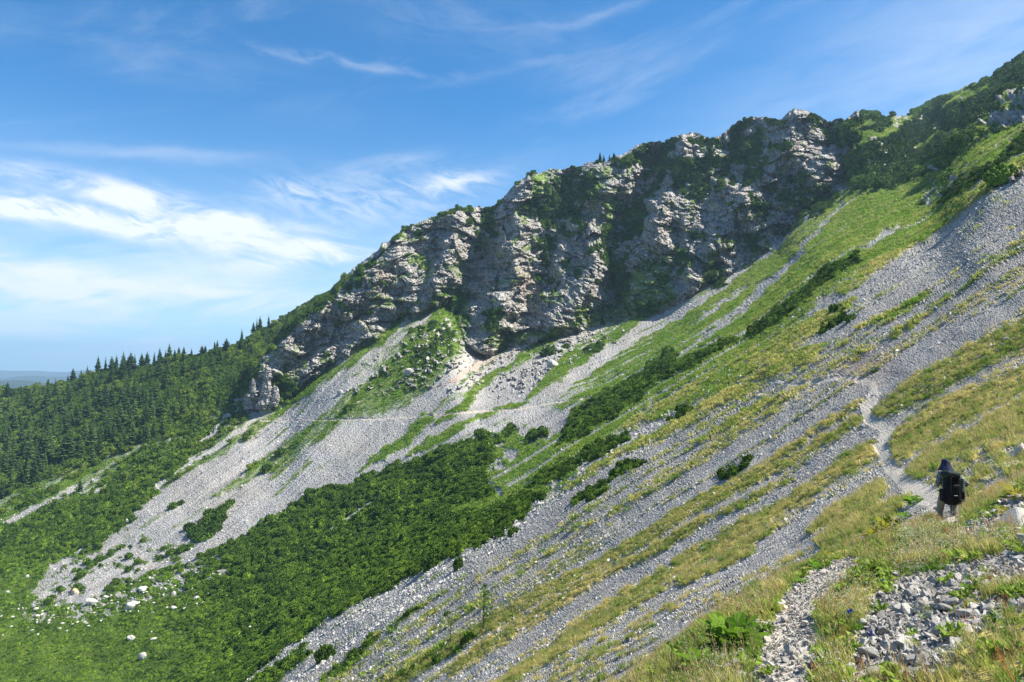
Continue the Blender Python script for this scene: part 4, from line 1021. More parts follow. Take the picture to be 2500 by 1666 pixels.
def spruce(p, h_, label, group=None, k=0, sink=.02, name='spruce_tree'):
    global NSPR; NSPR += 1
    e = empty(name, p-Vector((0, 0, sink*h_)), random.uniform(0, 6)); tag(e, label, 'spruce', group)
    w_ = random.uniform(.8, 1.45)
    c_ = link('crown', SPR[k % 5], e); c_.scale = (h_*w_, h_*w_, h_)
    t_ = link('trunk', TRK, e); t_.scale = (h_*1.1, h_*1.1, h_)
for i, (u, v, hp) in enumerate([(97,938,14),(118,940,18),(166,930,16),(178,926,30),(197,915,20),(212,908,24),(240,896,36),(258,892,32),(272,888,34),(283,884,34),(300,880,38),(314,878,26),(328,874,30),(345,872,28),
   (358,870,30),(375,868,28),(391,868,30),(405,866,24),(414,866,38),(428,864,22),(440,864,22),(452,862,20),(470,862,16),(494,857,22),(502,855,20),(526,848,20),(533,845,18),(558,838,14)]):
    p = at(u, v+3); spruce(p, hp*p.y/FPX*1.12, 'dark spruce on the crest line of the forested ridge', 'spruces along the forest skyline', i)
for i, (u, v, hp, lb) in enumerate([(590,828,28,'lone spruce on the skyline left of the skyline trio'),(618,806,28,'left one of the spruce trio high on the left ridge'),(626,802,32,'middle one of the spruce trio high on the left ridge'),
   (634,799,34,'right one of the spruce trio high on the left ridge'),(655,789,26,'uppermost spruce on the left ridge before the cliff'),
   (1465,396,26,'spruce on the cliff crest beside a slightly smaller one'),(1474,395,18,'small spruce just right of the taller crest spruce'),(1488,393,18,'third spruce from the left on the cliff crest'),(1499,391,18,'rightmost spruce of the four on the cliff crest'),
   (1350,500,42,'slender spruce in the green gully below the first cliff top'),(1362,470,34,'spruce higher up in the green gully of the cliff'),(1809,372,46,'pale slender spruce among the shrubs near the main peak'),
   (1735,380,30,'spruce in the shrub band left of the main peak'),(1636,412,30,'light green spruce in the dark shrub band of the cliff'),(1308,520,40,'dark spruce beside the lit rock rib of the cliff'),(1352,545,36,'spruce low in the green gully of the cliff'),
   (225,1136,46,'pale spruce standing by itself at the edge of the small meadow'),(127,1170,34,'short pale spruce at the lower left of the small meadow'),(196,1200,30,'small spruce between the two thin scree strips'),
   (1330,655,76,'broad olive green tree clinging to the rock under the green gully')]):
    p = at(u, v); spruce(p, hp*p.y/FPX*1.1, lb, None, i)
# the forest itself
cand = np.argwhere((m_forest > .6) & (cU > -30) & (cU < 740) & seen)
rng.shuffle(cand); chosen = []
for (i, j) in cand:
    u, v = cU[i, j], cV[i, j]
    dn = 1.0 if u < 330 else (.8 if u < 450 else .58)
    if v < np.interp(u, skx, sky_)+12: continue
    if u > 430 and v > 1000 and rng.random() < .85: continue
    if rng.random() > dn*dn: continue
    sp_ = 15 if u < 380 else 19
    if all((u-a)**2+((v-b)*1.15)**2 > sp_*sp_ for a, b in chosen):
        chosen.append((u, v))
    if len(chosen) >= 235: break
for i, (u, v) in enumerate(chosen):
    p = at(u, v); h_ = random.choice((random.uniform(6, 11), random.uniform(10, 15), random.uniform(13, 20)))*(1.0 if u < 420 else .8)
    size = 'tall' if h_ > 14 else ('short' if h_ < 9 else 'middle sized')
    zone = ('at the left picture edge of the forest' if u < 70 else 'among shrubs between the forest and the cliff' if u > 470 else 'in the lowest rows of the forest above the meadow' if v > 1050
            else 'close under the skyline of the forest ridge' if v < np.interp(u, skx, sky_)+55 else 'in the left half of the dense forest' if u < 270 else 'in the right half of the dense forest')
    spruce(p, h_, f'{size} spruce {zone}', f'{size} spruces {zone}', random.randrange(5))
print('SPRUCES', NSPR)

# ---- thin larches on the near slope
def larch(u, v, hpx, label, side, seed, sparse=1.0):
    r = random.Random(seed); p = at(u, v); h_ = hpx*p.y/FPX
    e = empty('young_larch', p-Vector((0, 0, .05))); tag(e, label, 'larch')
    tr = link('trunk', stem_mesh('trunk', M_bark, [(0, 0, -.1, .024*h_), (.0, 0, h_*.3, .018*h_), (.015*h_, 0, h_*.7, .012*h_), (.05*h_, 0, h_, .003*h_)], 6), e)
    V = []; F = []; BV = []; BF = []
    for k in range(int(42*sparse)):
        f = .16+.82*k/(42*sparse); z = h_*f; a = r.gauss(0, .9) if r.random() < side else r.uniform(0, 6.28)
        L = h_*(.34*(1-f)**.75+.04)*r.uniform(.5, 1.15); dx, dy = math.cos(a), math.sin(a)
        b0 = len(BV); q = .003*h_
        BV += [(0, -q, z), (0, q, z), (dx*L, dy*L+q*.3, z+L*.12), (dx*L, dy*L-q*.3, z+L*.12)]; BF.append((b0, b0+1, b0+2, b0+3))
        for m_ in range(12):
            g = (m_+r.random())/12; cx, cy, cz = dx*L*g, dy*L*g, z+L*.12*g+r.uniform(-.5, .2)*.04*h_
            d = Vector((r.gauss(0, 1), r.gauss(0, 1), r.gauss(0, .7))).normalized()*h_*.028*r.uniform(.7, 1.5); s_ = d.orthogonal().normalized()*h_*.011; b0 = len(V)
            V += [tuple(Vector((cx, cy, cz))-d), tuple(Vector((cx, cy, cz))+s_), tuple(Vector((cx, cy, cz))+d), tuple(Vector((cx, cy, cz))-s_)]; F.append((b0, b0+1, b0+2, b0+3))
    link('needles', np_mesh('needles', V, F, M_larch), e); link('branches', np_mesh('branches', BV, BF, M_bark), e)
larch(1183,1545,118,'thin young larch with a bare lower trunk on the scree near the bottom',.85,1)
larch(1103,1572,56,'small pale larch left of and below the taller thin one',.3,2,.7)
larch(1152,1548,22,'knee high conifer seedling left of the thin larch trunk',.2,3,.5)
larch(1475,1130,46,'faint thin sapling in the green strip at mid slope',.3,4,.6)

# ---- single boulders
BLD = []
def boulder_mesh(seed, flat):
    r = random.Random(seed); bm = bmesh.new(); bmesh.ops.create_icosphere(bm, subdivisions=3, radius=1)
    pl = [(Vector((r.gauss(0, 1), r.gauss(0, 1), r.gauss(0, .8))).normalized(), r.uniform(.55, .85)) for _ in range(9)]
    for v in bm.verts:
        c = v.co.copy()
        for n_, d_ in pl:
            k = c.dot(n_)-d_
            if k > 0: c -= n_*k*.92
        a = np.array([c.x*2.3+seed, c.y*2.3, c.z*2.3])
        c += c.normalized()*float(fbm(a[0:1], a[1:2], a[2:3], o=3, seed=seed)[0])*.14
        v.co = Vector((c.x*1.25, c.y*.9, c.z*flat))
    me = bpy.data.meshes.new('boulder'); bm.to_mesh(me); bm.free(); return me
for i in range(7):
    me = boulder_mesh(i*7+1, (.7, .5, .6, .85, .45, .65, .75)[i]); me.materials.append(M_bould); BLD.append(me)
def boulder(u, v, w_, h_, label, group=None, mt=None, tilt=0.0, k=0, name='boulder', cat='boulder'):
    p = at(u, v); m_ = p.y/FPX; me = BLD[k % 7]
    if mt: me = me.copy(); me.materials.clear(); me.materials.append(mt)
    o = link(name, me); o.location = p+Vector((0, 0, h_*m_*.05)); o.rotation_euler = (random.uniform(-.2, .2), tilt, random.uniform(-.6, .6))
    s_ = w_*m_/2/1.3; o.scale = (s_, s_*.9, h_*m_/2/.6); tag(o, label, cat, group); return o
BL = [(230,1474,56,18,'long pale rock lying diagonally at the tip of the scree fan',.45),(262,1462,26,14,'short pale rock touching the upper end of the long diagonal one',.2),
 (353,1449,44,22,'broad pale boulder in the shrubs right of the fan tip',0),(329,1486,50,28,'large pale boulder group leader with a flat left foot in the shrubs',0),(310,1494,20,12,'small pale rock at the left foot of a large pale boulder',0),
 (424,1456,18,24,'upright pale rock above the low row of pale rocks',0),(478,1461,28,20,'clean white rounded boulder standing apart in the shrubs',0),(506,1452,9,18,'narrow pale rock just right of the white rounded boulder',0),
 (425,1485,26,15,'middle rock of the low pale row in the shrubs',0),(408,1486,14,12,'left rock of the low pale row in the shrubs',0),(452,1486,18,10,'flat right rock of the low pale row in the shrubs',0),
 (89,1490,24,15,'rounded white rock left of the fan tip in green scrub',0),(91,1505,24,8,'flat white rock just below a rounded white rock at the left',0),(68,1412,14,12,'small white rock above and left of the fan tip',0),
 (21,1452,18,10,'flat white rock close to the left picture edge',.4),(153,1521,18,9,'flat pale rock in the scrub below the fan tip',0),(178,1515,9,8,'tiny pale rock right of the flat pale rock in scrub',0),
 (322,1563,32,22,'peaked white boulder in the lower scrub',0),(376,1565,28,12,'low white rock right of the peaked white boulder',-.2),(352,1612,38,24,'white domed boulder lowest in the left scrub',-.2),(370,1545,9,7,'tiny white rock above the low white rock in the lower scrub',0),
 (561,1564,26,16,'grey white rock with a dark side in the lower scrub',0),(593,1539,12,9,'small rock left of the pair under the dark scrub',0),(612,1535,18,14,'bluish rock of the pair under the dark scrub',0),(652,1535,14,12,'small pale rock right of the bluish rock',-.4),
 (663,1590,22,9,'narrow pale rock lying on the slope near the lower scree strip',-.6),(637,1488,14,9,'small pale rock in the middle of the scrub',0),(740,1386,12,10,'small dark rock in the thicket',0),(404,1442,18,9,'flat pale rock at the lower rim of the scree fan',0),
 (30,1502,20,9,'low white rocks near the left picture edge below the flat one',0),(263,1508,10,7,'tiny pale rock right below the diagonal one',0),(217,1530,10,7,'tiny pale rock between scrub mounds below the fan tip',0),(255,1482,16,10,'pale rock under the right end of the diagonal one',0),
 (832,964,26,22,'white block on the turf at the edge of the scree chute',0),(850,960,14,12,'smaller white block right of the one at the scree chute',0),(878,988,16,9,'bluish flat rock in the grass patch above the path',0),
 (1006,934,28,26,'grey rounded rock in the shaded green hollow',0),(1002,912,48,28,'grey outcrop above the rounded rock in the shaded hollow',0),(738,1043,10,9,'white rock beside the thin path at the scree edge',0),
 (1318,1233,46,16,'smooth grey slab right of the upper thicket',-.35),(1258,1290,50,22,'grey slab between thicket and scree at its right tip',-.45),
 (1858,972,44,30,'smooth blue grey slab sticking out of yellow grass',-.75),(1882,1075,14,14,'dark single rock in the grey rubble field',0),(1367,860,40,36,'pale block under the shrub at the foot of the cliff',0),
 (1350,900,44,44,'pale outcrop beside the top of the green band',0),(2135,962,26,8,'flat rock lying beside the path shoulder',-.5),(2135,1070,14,8,'flat grey stone on the bend of the path',-.2),
 (1790,1080,10,8,'small grey rock in the sparse olive grass',0),(2480,905,36,16,'pale flat outcrop at the right edge above the grass band',-.4),(2440,1000,40,12,'pale flat outcrop in the grass at the right edge',-.4)]
M_crag = solid('grey_crag', (.36,.35,.34), .95, .3, 1.5, rnd=.15, bump=1.0, c2=(.27,.26,.25))
for i, (u, v, w_, h_, lb, tl) in enumerate(BL): boulder(u, v, w_*(.8 if v < 1100 else .74), h_*(.8 if v < 1100 else .82), lb, None, M_crag if v < 1350 else None, tl, i)
boulder(185,1452,20,22,'warm ochre rock at the very tip of the scree fan',None,M_bould_w,0,2)
# loose blocks round the fan tip, too many and too alike to single out
ixb = pick((m_mugo > .1)*cc_(m1)*np.exp(-((cU-260)/230)**2-((cV-1470-(cU-260)*-.18)/42)**2)*.14, 150)
pb = place(ixb)
for q in range(len(ixb)):
    w_ = random.uniform(.25, .62); o = link('loose_block', BLD[q % 7]); o.location = Vector(pb[q])+Vector((0, 0, .5*w_)); o.rotation_euler = (0, 0, random.uniform(0, 6)); o.scale = (w_, w_*.8, w_)
    u_q = cU.ravel()[ixb[q]]; z_ = 'left of the tip of the scree fan' if u_q < 150 else ('straight below the tip of the scree fan' if u_q < 280 else 'right of the tip of the scree fan' if u_q < 420 else 'far right of the scree fan tip')
    tag(o, 'small white block in the scrub '+z_, 'rock', 'small white blocks '+z_)

# rock needles at the left end of the cliff
def needle(u, v, hpx, wpx, label, seed, lean=0.0):
    p = at(u, v); m_ = p.y/FPX; h_ = hpx*m_; r0 = wpx*m_/2; V = []; F = []; ns, nrw = 40, 90
    f = np.repeat(np.linspace(0, 1, nrw)[:, None], ns, 1); a = np.repeat(np.arange(ns)[None]*6.28318/ns, nrw, 0)
    sh_ = 1-.62*f**1.1; sh_ *= np.where(f > .9, 1-((f-.9)/.1)**1.5*.85, 1)
    x, y, z = r0*sh_*np.cos(a), r0*sh_*.8*np.sin(a), f*h_
    k = 1+.45*fbm(x/2.6+seed, y/2.6, z/5.5, o=4, seed=seed, ridged=True)+.22*np.floor(fbm(x/3+9, y/3, z/7, o=2, seed=seed+4)*4)/3+.06*fbm(x*2, y*2, z*1.5, o=2, seed=seed+7)
    x = x*k+z*lean+fbm(z/6, z*0, o=2, seed=seed+1)*r0*.55; y = y*k
    V = np.stack([x, y, z], -1).reshape(-1, 3)
    for i in range(nrw-1):
        for j in range(ns): F.append((i*ns+j, i*ns+(j+1) % ns, (i+1)*ns+(j+1) % ns, (i+1)*ns+j))
    cc = C(.40, .39, .38)[None]*(1+.2*fbm(V[:, 0], V[:, 1], V[:, 2]/2, o=3, seed=seed)[:, None])
    me = np_mesh('rock_needle', V, F, M_rock, False, cc); o = link('rock_needle', me); o.location = p-Vector((0, 2, 2)); tag(o, label, 'rock needle')
needle(622,990,74,17,'thin free standing rock needle left of the larger tower',5,-.02)
needle(650,990,108,30,'tall pale rock tower at the left foot of the cliff',8,.05)
needle(606,1003,34,18,'low stub of rock at the base of the thin needle',11,0)
needle(668,985,52,24,'short buttress leaning on the right of the rock tower',14,.05)

# ---- stones one could pick up, on the knoll (each its own)
nthing = 0
def stones(dens, cap, lo, hi, label, group, cat='stone'):
    global nthing
    ix = pick(dens, cap); pp = place(ix); ss = logsize(len(ix), lo, hi, 2.0)
    for q in range(len(ix)):
        o = link('stone', ST[rng.integers(8)]); o.location = Vector(pp[q])+Vector(cNf[ix[q]])*float(ss[q]*.35)
        o.rotation_euler = tuple(rng.uniform(-.6, .6, 2))+(float(rng.uniform(0, 6.28)),); o.scale = (float(ss[q]),)*3
        uu_, vv_ = cU.ravel()[ix[q]], cV.ravel()[ix[q]]; big = 'large' if ss[q] > (.062 if 'heap' in group else .05) else 'small'
        if 'heap' in group: z_ = 'along the upper rim' if vv_ < 1400 else ('in the left part' if uu_ < 2250 else 'in the middle part' if uu_ < 2380 else 'in the right part')
        else: z_ = 'at the near end' if vv_ > 1600 else ('at the far end' if vv_ < 1480 else 'half way up the near stretch')
        tag(o, label.format(big=big, zone=z_), cat, group+' '+z_+', '+big+' ones'); nthing += 1
stones((m_heap > .5)*(cU > 2100)*(cU < 2560)*11, 210, .045, .10, '{big} angular limestone lump {zone} of the rubble heap at the lower right', 'stones of the right rubble heap')
stones((m_path > .3)*(m_sdf > -15)*(cU < 1930)*6+(m_heap > .3)*(cU < 1960)*9, 95, .03, .08, '{big} pale angular stone lying {zone} of the stony foreground path', 'stones of the foreground path')
def rock1(u, v, wpx, hpx, label, k=0, mt=None, rot=(0, 0, 0), name='rock'):
    p = at(u, v); m_ = p.y/FPX; me = ST[k % 8]
    if mt: me = me.copy(); me.materials.clear(); me.materials.append(mt)
    o = link(name, me); s_ = wpx*m_/2/1.0; o.location = p+Vector((0, 0, hpx*m_*.3)); o.scale = (s_, s_*.85, hpx*m_/2/.6); o.rotation_euler = rot; tag(o, label, 'rock')
rock1(2480,1290,110,58,'big smooth slab of blue grey limestone at the right edge above the rubble heap',1,None,(.1,-.35,.3))
rock1(2478,1312,44,30,'blocky rock tucked under the big slab at the right edge',2)
rock1(2500,1330,46,34,'pale rock at the very right edge under the big slab',4)
rock1(2362,1318,40,24,'pale rock at the upper left corner of the rubble heap',5)
rock1(1915,1490,26,20,'warm beige stone with orange spots on the path',3,M_bould_w,(.2,.1,.5))
rock1(1916,1518,34,24,'pinkish angular stone just below the orange spotted one on the path',6,None,(.1,-.2,1.1))
rock1(1885,1535,28,18,'flat pale stone left of the pinkish path stone',0)
rock1(1862,1548,26,26,'grey stone with a dark cleft at the left rim of the path',7)
rock1(1905,1480,30,20,'pale stone behind the orange spotted one',1)
rock1(1716,1535,24,20,'pale stone in dry grass left of the leafy herb',2)
rock1(1675,1585,24,18,'whitish stone among seed heads at the bottom',4)
rock1(2330,1592,44,30,'white weathered rock in grass at the bottom right',5,M_bould)
rock1(2304,1608,28,30,'upright white stone at the left side of the weathered rock',3,M_bould)
rock1(2275,1630,44,16,'long low stone running down from the upright white stone',6)
rock1(2174,1605,24,24,'grey cube like stone at the lower left of the heap',7)
rock1(2140,1545,44,34,'large grey stone low in the middle of the rubble heap',0)
rock1(2190,1490,28,24,'rounded pale stone at the left rim of the heap',1)
rock1(2400,1430,30,24,'squarish grey stone right of the middle of the heap',2)
rock1(2480,1465,34,26,'blue grey stone above the rust red grass at the right edge',4)
rock1(2012,1403,36,14,'flat light slab at the far end of the foreground path',5)
rock1(2290,1250,22,20,'bluish stone in the grass behind the hiker',6)
rock1(2494,1120,40,60,'tall blue grey rock at the right picture edge beside the umbels',3,None,(0,.3,0))
rock1(2488,1170,50,26,'pale stone at the right edge below the tall one',2)

# ------------------------------------------------------------------ leafy herbs and flowers of the knoll
def leaf_mesh(name, mt, seed, lobes=5, L=1.0, tooth=.12, droop=.35, wide=.62):
    """a lobed leaf lying along +X, folded at the midrib and arching over"""
    r = random.Random(seed); n = 28; V = [(0, 0, 0)]; F = []; rim = []
    for i in range(n+1):
        t_ = i/n; a = math.pi*(t_-.5)*1.85
        rad = (.5+.5*abs(math.cos(a*lobes/2)))*(.72+.28*math.cos(a))*(1+r.uniform(-tooth, tooth))
        rim.append((.38+.62*rad*math.cos(a), rad*wide*math.sin(a)))
    mid = [(.0, 0), (.25, 0), (.55, 0), (.98, 0)]
    def z(x, y): return .30*x-droop*x*x+.22*abs(y)-.5*y*y
    c0 = len(V); V.append((.42, 0, z(.42, 0)))
    for x, y in rim: V.append((x, y, z(x, y)))
    for i in range(n): F.append((c0, c0+1+i, c0+2+i))
    V += [(0, -.012, 0), (0, .012, 0), (.40, .012, z(.4, 0)), (.40, -.012, z(.4, 0))]; b = len(V)
    F += [(b-4, b-3, b-2), (b-4, b-2, b-1)]
    V = np.array(V)*L
    return np_mesh(name, V, F, mt)
def stalk(name, pts, r0, mt, parent=None):
    V = []; F = []; s = 5
    for i, p in enumerate(pts):
        rr = r0*(1-.5*i/(len(pts)-1))
        for j in range(s): V.append((p[0]+rr*math.cos(6.283*j/s), p[1]+rr*math.sin(6.283*j/s), p[2]))
        if i:
            b = (i-1)*s
            for j in range(s): F.append((b+j, b+(j+1) % s, b+s+(j+1) % s, b+s+j))
    return link(name, np_mesh(name, V, F, mt), parent)
LEAVES = {}
def herb(u, v, wpx, label, n=14, name='leafy_herb', cat='plant', lobes=5, mt=None, group=None, up=.5, lift=.2):
    p = at(u, v); m_ = p.y/FPX; R_ = wpx*m_/2; e = empty(name, p, random.uniform(0, 6)); tag(e, label, cat, group)
    for i in range(n):
        key = (lobes, i % 4, (mt or M_herb).name)
        if key not in LEAVES: LEAVES[key] = leaf_mesh('leaf', mt or M_herb, i % 4+lobes*10, lobes)
        o = link('leaf', LEAVES[key], e); f = (i+.5)/n; a = i*2.4
        s_ = R_*random.uniform(.62, .95); q = R_*.35*random.random()
        o.location = (q*math.cos(a), q*math.sin(a), R_*lift*(1-f)+R_*.05); o.scale = (s_, s_, s_)
        o.rotation_euler = (random.uniform(-.3, .3), -up*(1-f)-.15*random.random(), a)
    return e, R_
def umbel(parent, x0, z0, x1, y1, z1, rr, seed, stem_r, mt=None, dead=False):
    r = random.Random(seed); stalk('stem', [(x0, 0, z0), ((x0*.4+x1*.6), y1*.5, z0*.4+z1*.6), (x1, y1, z1)], stem_r, M_stem if not dead else M_drystem, parent)
    V = []; F = []
    for k in range(12):
        a = k*2.4; q = rr*math.sqrt((k+.5)/12); cx, cy, cz = x1+q*math.cos(a), y1+q*math.sin(a), z1+rr*.55-q*q/rr*.22
        b0 = len(V); w_ = stem_r*.5; V += [(x1-w_, y1, z1), (x1+w_, y1, z1), (cx, cy, cz)]; F.append((b0, b0+1, b0+2))
        for m_ in range(7):
            b0 = len(V); dx, dy = r.gauss(0, rr*.09), r.gauss(0, rr*.09); s_ = rr*.05
            V += [(cx+dx-s_, cy+dy-s_, cz+r.uniform(0, s_)), (cx+dx+s_, cy+dy-s_*.4, cz), (cx+dx, cy+dy+s_, cz+s_)]; F.append((b0, b0+1, b0+2))
    link('umbel', np_mesh('umbel', V, F, mt or M_umbel), parent)
M_drystem = solid('dry_stem', (.22,.15,.07), .8, .2, 20)
M_dryumb = leafmat('dry_umbels', (.26,.20,.09), (.34,.27,.12), .3, .7, False)
M_yel = leafmat('yellowing_leaves', (.22,.27,.03), (.36,.32,.04), .5, .5, False)
e, R_ = herb(1790,1592,150,'big dark green lobed herb beside the stony path at the bottom',26,up=.75,lift=.45)
e.rotation_euler = (0, 0, 0)
umbel(e, -.02, .1, -.05, 0, R_*1.45, R_*.34, 1, .004, M_dryumb, True); umbel(e, .03, .1, .06, .05, R_*1.30, R_*.26, 2, .004, M_dryumb, True); umbel(e, -.06, .1, -.30, .1, R_*.95, R_*.2, 9, .003, M_dryumb, True)
herb(1715,1640,120,'low dark leafy herb in the grass left of the big lobed one',20,up=.5)
herb(1990,1398,52,'bright green leafy herb at the far bend of the foreground path',14,up=.8,lift=.6)
herb(1962,1425,40,'small green herb on the path edge below the brighter one',10)
herb(1740,1512,34,'green and orange tinged herb in the dry grass above the big herb',9,mt=M_yel)
herb(2232,1232,62,'bright broad leaved herb on the left edge of the path near the hiker',18,up=.4)
herb(2212,1268,46,'pale leaved herb below the bright broad leaved one by the path',12,up=.4)
herb(2165,1312,60,'yellowing upright herb in the grass below the path',16,mt=M_yel,up=1.1,lift=.9)
herb(2128,1322,48,'yellow and green herb left of the yellowing upright one',13,mt=M_yel,up=1.0,lift=.8)
herb(2195,1306,40,'small yellow tipped herb right of the yellowing upright one',10,mt=M_yel,up=1.0,lift=.8)
herb(2020,1362,34,'rust tinged small herb at the grass edge behind the path bend',9,mt=M_yel,up=.9)
herb(2445,1262,46,'yellow leaved herb among rust red stems right of the hiker',12,mt=M_yel,up=.9,lift=.7)
herb(2220,1490,30,'small pale green rosette among the heap stones',10,up=.5)
herb(2370,1352,26,'tiny yellow herb at the upper rim of the stone heap',8,mt=M_yel,up=1.1,lift=.9)
e, R_ = herb(2486,1226,96,'tall hogweed with broad yellow green leaves and pale umbels at the right edge',11,'hogweed',up=.55,lift=.35,mt=M_yel)
e.rotation_euler = (0, 0, 0)
umbel(e, 0, 0, -.14, 0, R_*1.75, R_*.38, 3, .006); umbel(e, 0, .05, .02, .05, R_*1.85, R_*.32, 4, .005); umbel(e, 0, 0, -.10, -.05, R_*.85, R_*.26, 5, .004); umbel(e, 0, 0, -.26, .05, R_*1.70, R_*.28, 6, .004)
for i, (u, v, n_) in enumerate([(2150,1290,3),(2128,1300,2),(2250,1262,2)]):
    p = at(u, v); e = empty('white_umbel_plant', p); tag(e, ('white flowering umbel plant in the green herbs below the path','small white umbel left of the larger white umbel plant','white umbel plant in the shade under the bright broad herb')[i], 'flower')
    for k in range(n_): umbel(e, 0, 0, random.uniform(-.12, .12), random.uniform(-.05, .05), random.uniform(.22, .34), .05, 20+i*4+k, .003)
for i, (u, v, lb) in enumerate([(2078,1552,'blue gentian flower in the grass between path and heap'),(2124,1608,'blue gentian flower in the grass at the foot of the heap'),(2072,1556,'second blue gentian flower touching the one between path and heap')]):
    p = at(u, v); e = empty('gentian', p); tag(e, lb, 'flower'); stalk('stem', [(0, 0, 0), (.01, 0, .1), (.01, 0, .17)], .002, M_stem, e)
    V = []; F = []
    for k in range(6):
        a = k*math.pi/3; V += [(.010*math.cos(a)+.01, .010*math.sin(a), .165), (.012*math.cos(a)+.01, .012*math.sin(a), .188)]
    for k in range(6): a_, b_ = 2*k, 2*((k+1) % 6); F.append((a_, b_, b_+1, a_+1))
    link('petals', np_mesh('petals', V, F, M_blue), e)
def fleck_mesh(name, mt, seed):
    r = random.Random(seed); V = []; F = []
    for i in range(46):
        x, y, z = r.gauss(0, .09), r.gauss(0, .09), r.uniform(.05, .20); s_ = r.uniform(.004, .008); b0 = len(V); a = r.uniform(0, 3)
        V += [(x-s_*math.cos(a), y-s_*math.sin(a), z), (x+s_*math.cos(a), y+s_*math.sin(a), z+s_*.4), (x, y, z+s_*1.6)]; F.append((b0, b0+1, b0+2))
    return np_mesh(name, V, F, mt)
FK = [proto(fleck_mesh('bedstraw', M_flower, i)) for i in range(3)]
wf = (m_fg > .3)*((cU > 2200)*(cU < 2480)*(cV > 1300)*(cV < 1420)*30+(np.abs(cU-2110) < 60)*(np.abs(cV-1490) < 50)*22+(np.abs(cU-1850) < 200)*(cV > 1600)*8+2)
ix = pick(wf, 900); n = len(ix)
scatter('white_bedstraw', place(ix), spin(upv(n, cNf[ix], .1), rng.uniform(0, 6.28, n)), rng.uniform(.6, 1.1, n), FK, rng.uniform(0, 1, n))

HB = []
for i in range(4):
    r = random.Random(i+70); V = []; F = []
    for k in range(12):
        a = k*2.4+r.uniform(-.2, .2); L = r.uniform(.05, .10); w_ = L*r.uniform(.25, .45); h_ = r.uniform(.02, .09); dx, dy = math.cos(a), math.sin(a); b0 = len(V)
        V += [(dx*.01, dy*.01, .01), (dx*L*.6-dy*w_, dy*L*.6+dx*w_, h_), (dx*L, dy*L, h_*.7), (dx*L*.6+dy*w_, dy*L*.6-dx*w_, h_), (dx*L*.55, dy*L*.55, h_*.75)]
        F += [(b0, b0+4, b0+1), (b0+1, b0+4, b0+2), (b0+2, b0+4, b0+3), (b0+3, b0+4, b0)]
    HB.append(proto(np_mesh('low_herb', V, F, M_leafy)))
ix = pick((m_fg > .3)*(m_fl < .15)*26+(m_heap > .4)*(m_sdf > 0)*2.5, 3600); n = len(ix)
scatter('meadow_herbs', place(ix), spin(upv(n, cNf[ix], .1), rng.uniform(0, 6.28, n)), rng.uniform(.6, 1.5, n), HB, rng.uniform(.2, 1, n))

# ------------------------------------------------------------------ the hiker
def cloth(name, c, rough=.85, c2=None, chk=None):
    m, t, b, _ = mat(name); b.inputs['Roughness'].default_value = rough
    g = t.add('ShaderNodeTexCoord')
    if chk:
        s_ = t.add('ShaderNodeSeparateXYZ'); t.l.new(g.outputs['Object'], s_.inputs[0])
        def band(x): return t.math('GREATER_THAN', t.math('SINE', t.math('MULTIPLY', x, chk)), .25)
        n_ = t.noise(g.outputs['Object'], 22, 3)
        f = t.math('MULTIPLY', t.math('ADD', t.math('ADD', band(s_.outputs[0]), band(s_.outputs[2])), t.ramp(n_, .35, .65, -.6, .6)), .5, clamp=True)
        t.l.new(t.mix(f, (*c, 1), (*c2, 1)), b.inputs['Base Color'])
    else:
        n_ = t.noise(g.outputs['Object'], 14, 4); cc = t.add('ShaderNodeVectorMath', operation='SCALE'); cc.inputs[0].default_value = c
        t.put(cc.inputs['Scale'], t.ramp(n_, .3, .7, .8, 1.2)); t.l.new(cc.outputs[0], b.inputs['Base Color'])
        bp = t.add('ShaderNodeBump'); bp.inputs['Strength'].default_value = .5; bp.inputs['Distance'].default_value = .02; t.put(bp.inputs['Height'], n_); t.l.new(bp.outputs[0], b.inputs['Normal'])
    return m
M_skin = cloth('skin', (.50,.31,.22), .6); M_shirt = cloth('checked_shirt', (.05,.055,.07), .85, (.26,.26,.29), 150)
M_trou = cloth('khaki_trousers', (.22,.205,.165)); M_cap = cloth('navy_cap', (.032,.04,.075)); M_hair = cloth('hair', (.06,.04,.03)); M_boot = cloth('boot_leather', (.07,.055,.045))
M_pack = cloth('black_pack_fabric', (.012,.013,.016), .65); M_lid = cloth('green_pack_lid', (.020,.032,.028), .6); M_strap = cloth('grey_strap', (.20,.22,.21)); M_white = cloth('white_print', (.7,.7,.7)); M_side = cloth('patterned_mat', (.03,.07,.05), .8, (.30,.34,.30), 120)
M_pole = solid('pole_metal', (.03,.035,.04), .4, .1, 20, spec=.5)
def skin(name, J, E, mt, parent, sub=2):
    me = bpy.data.meshes.new(name); ks = list(J); me.from_pydata([J[k][:3] for k in ks], [(ks.index(a), ks.index(b)) for a, b in E], [])
    ob = bpy.data.objects.new(name, me); col.objects.link(ob)
    md = ob.modifiers.new('s', 'SKIN')
    for i, k in enumerate(ks):
        r_ = J[k][3]; me.skin_vertices[0].data[i].radius = r_ if isinstance(r_, tuple) else (r_, r_)
    me.skin_vertices[0].data[0].use_root = True
    md.use_smooth_shade = True; ms = ob.modifiers.new('u', 'SUBSURF'); ms.levels = sub; ms.render_levels = sub
    dg = bpy.context.evaluated_depsgraph_get(); m2 = bpy.data.meshes.new_from_object(ob.evaluated_get(dg)); bpy.data.objects.remove(ob)
    m2.name = name; m2.materials.clear(); m2.materials.append(mt); m2.polygons.foreach_set('use_smooth', np.ones(len(m2.polygons), bool))
    return link(name, m2, parent)
hy = 19.2; hx = .607*hy; hzz = .578*hx-.347*hy-4.5
per = empty('person', (hx, hy, hzz), R(-5)); tag(per, 'hiker seen from behind in navy cap, checked shirt and khaki trousers walking down the path', 'person')
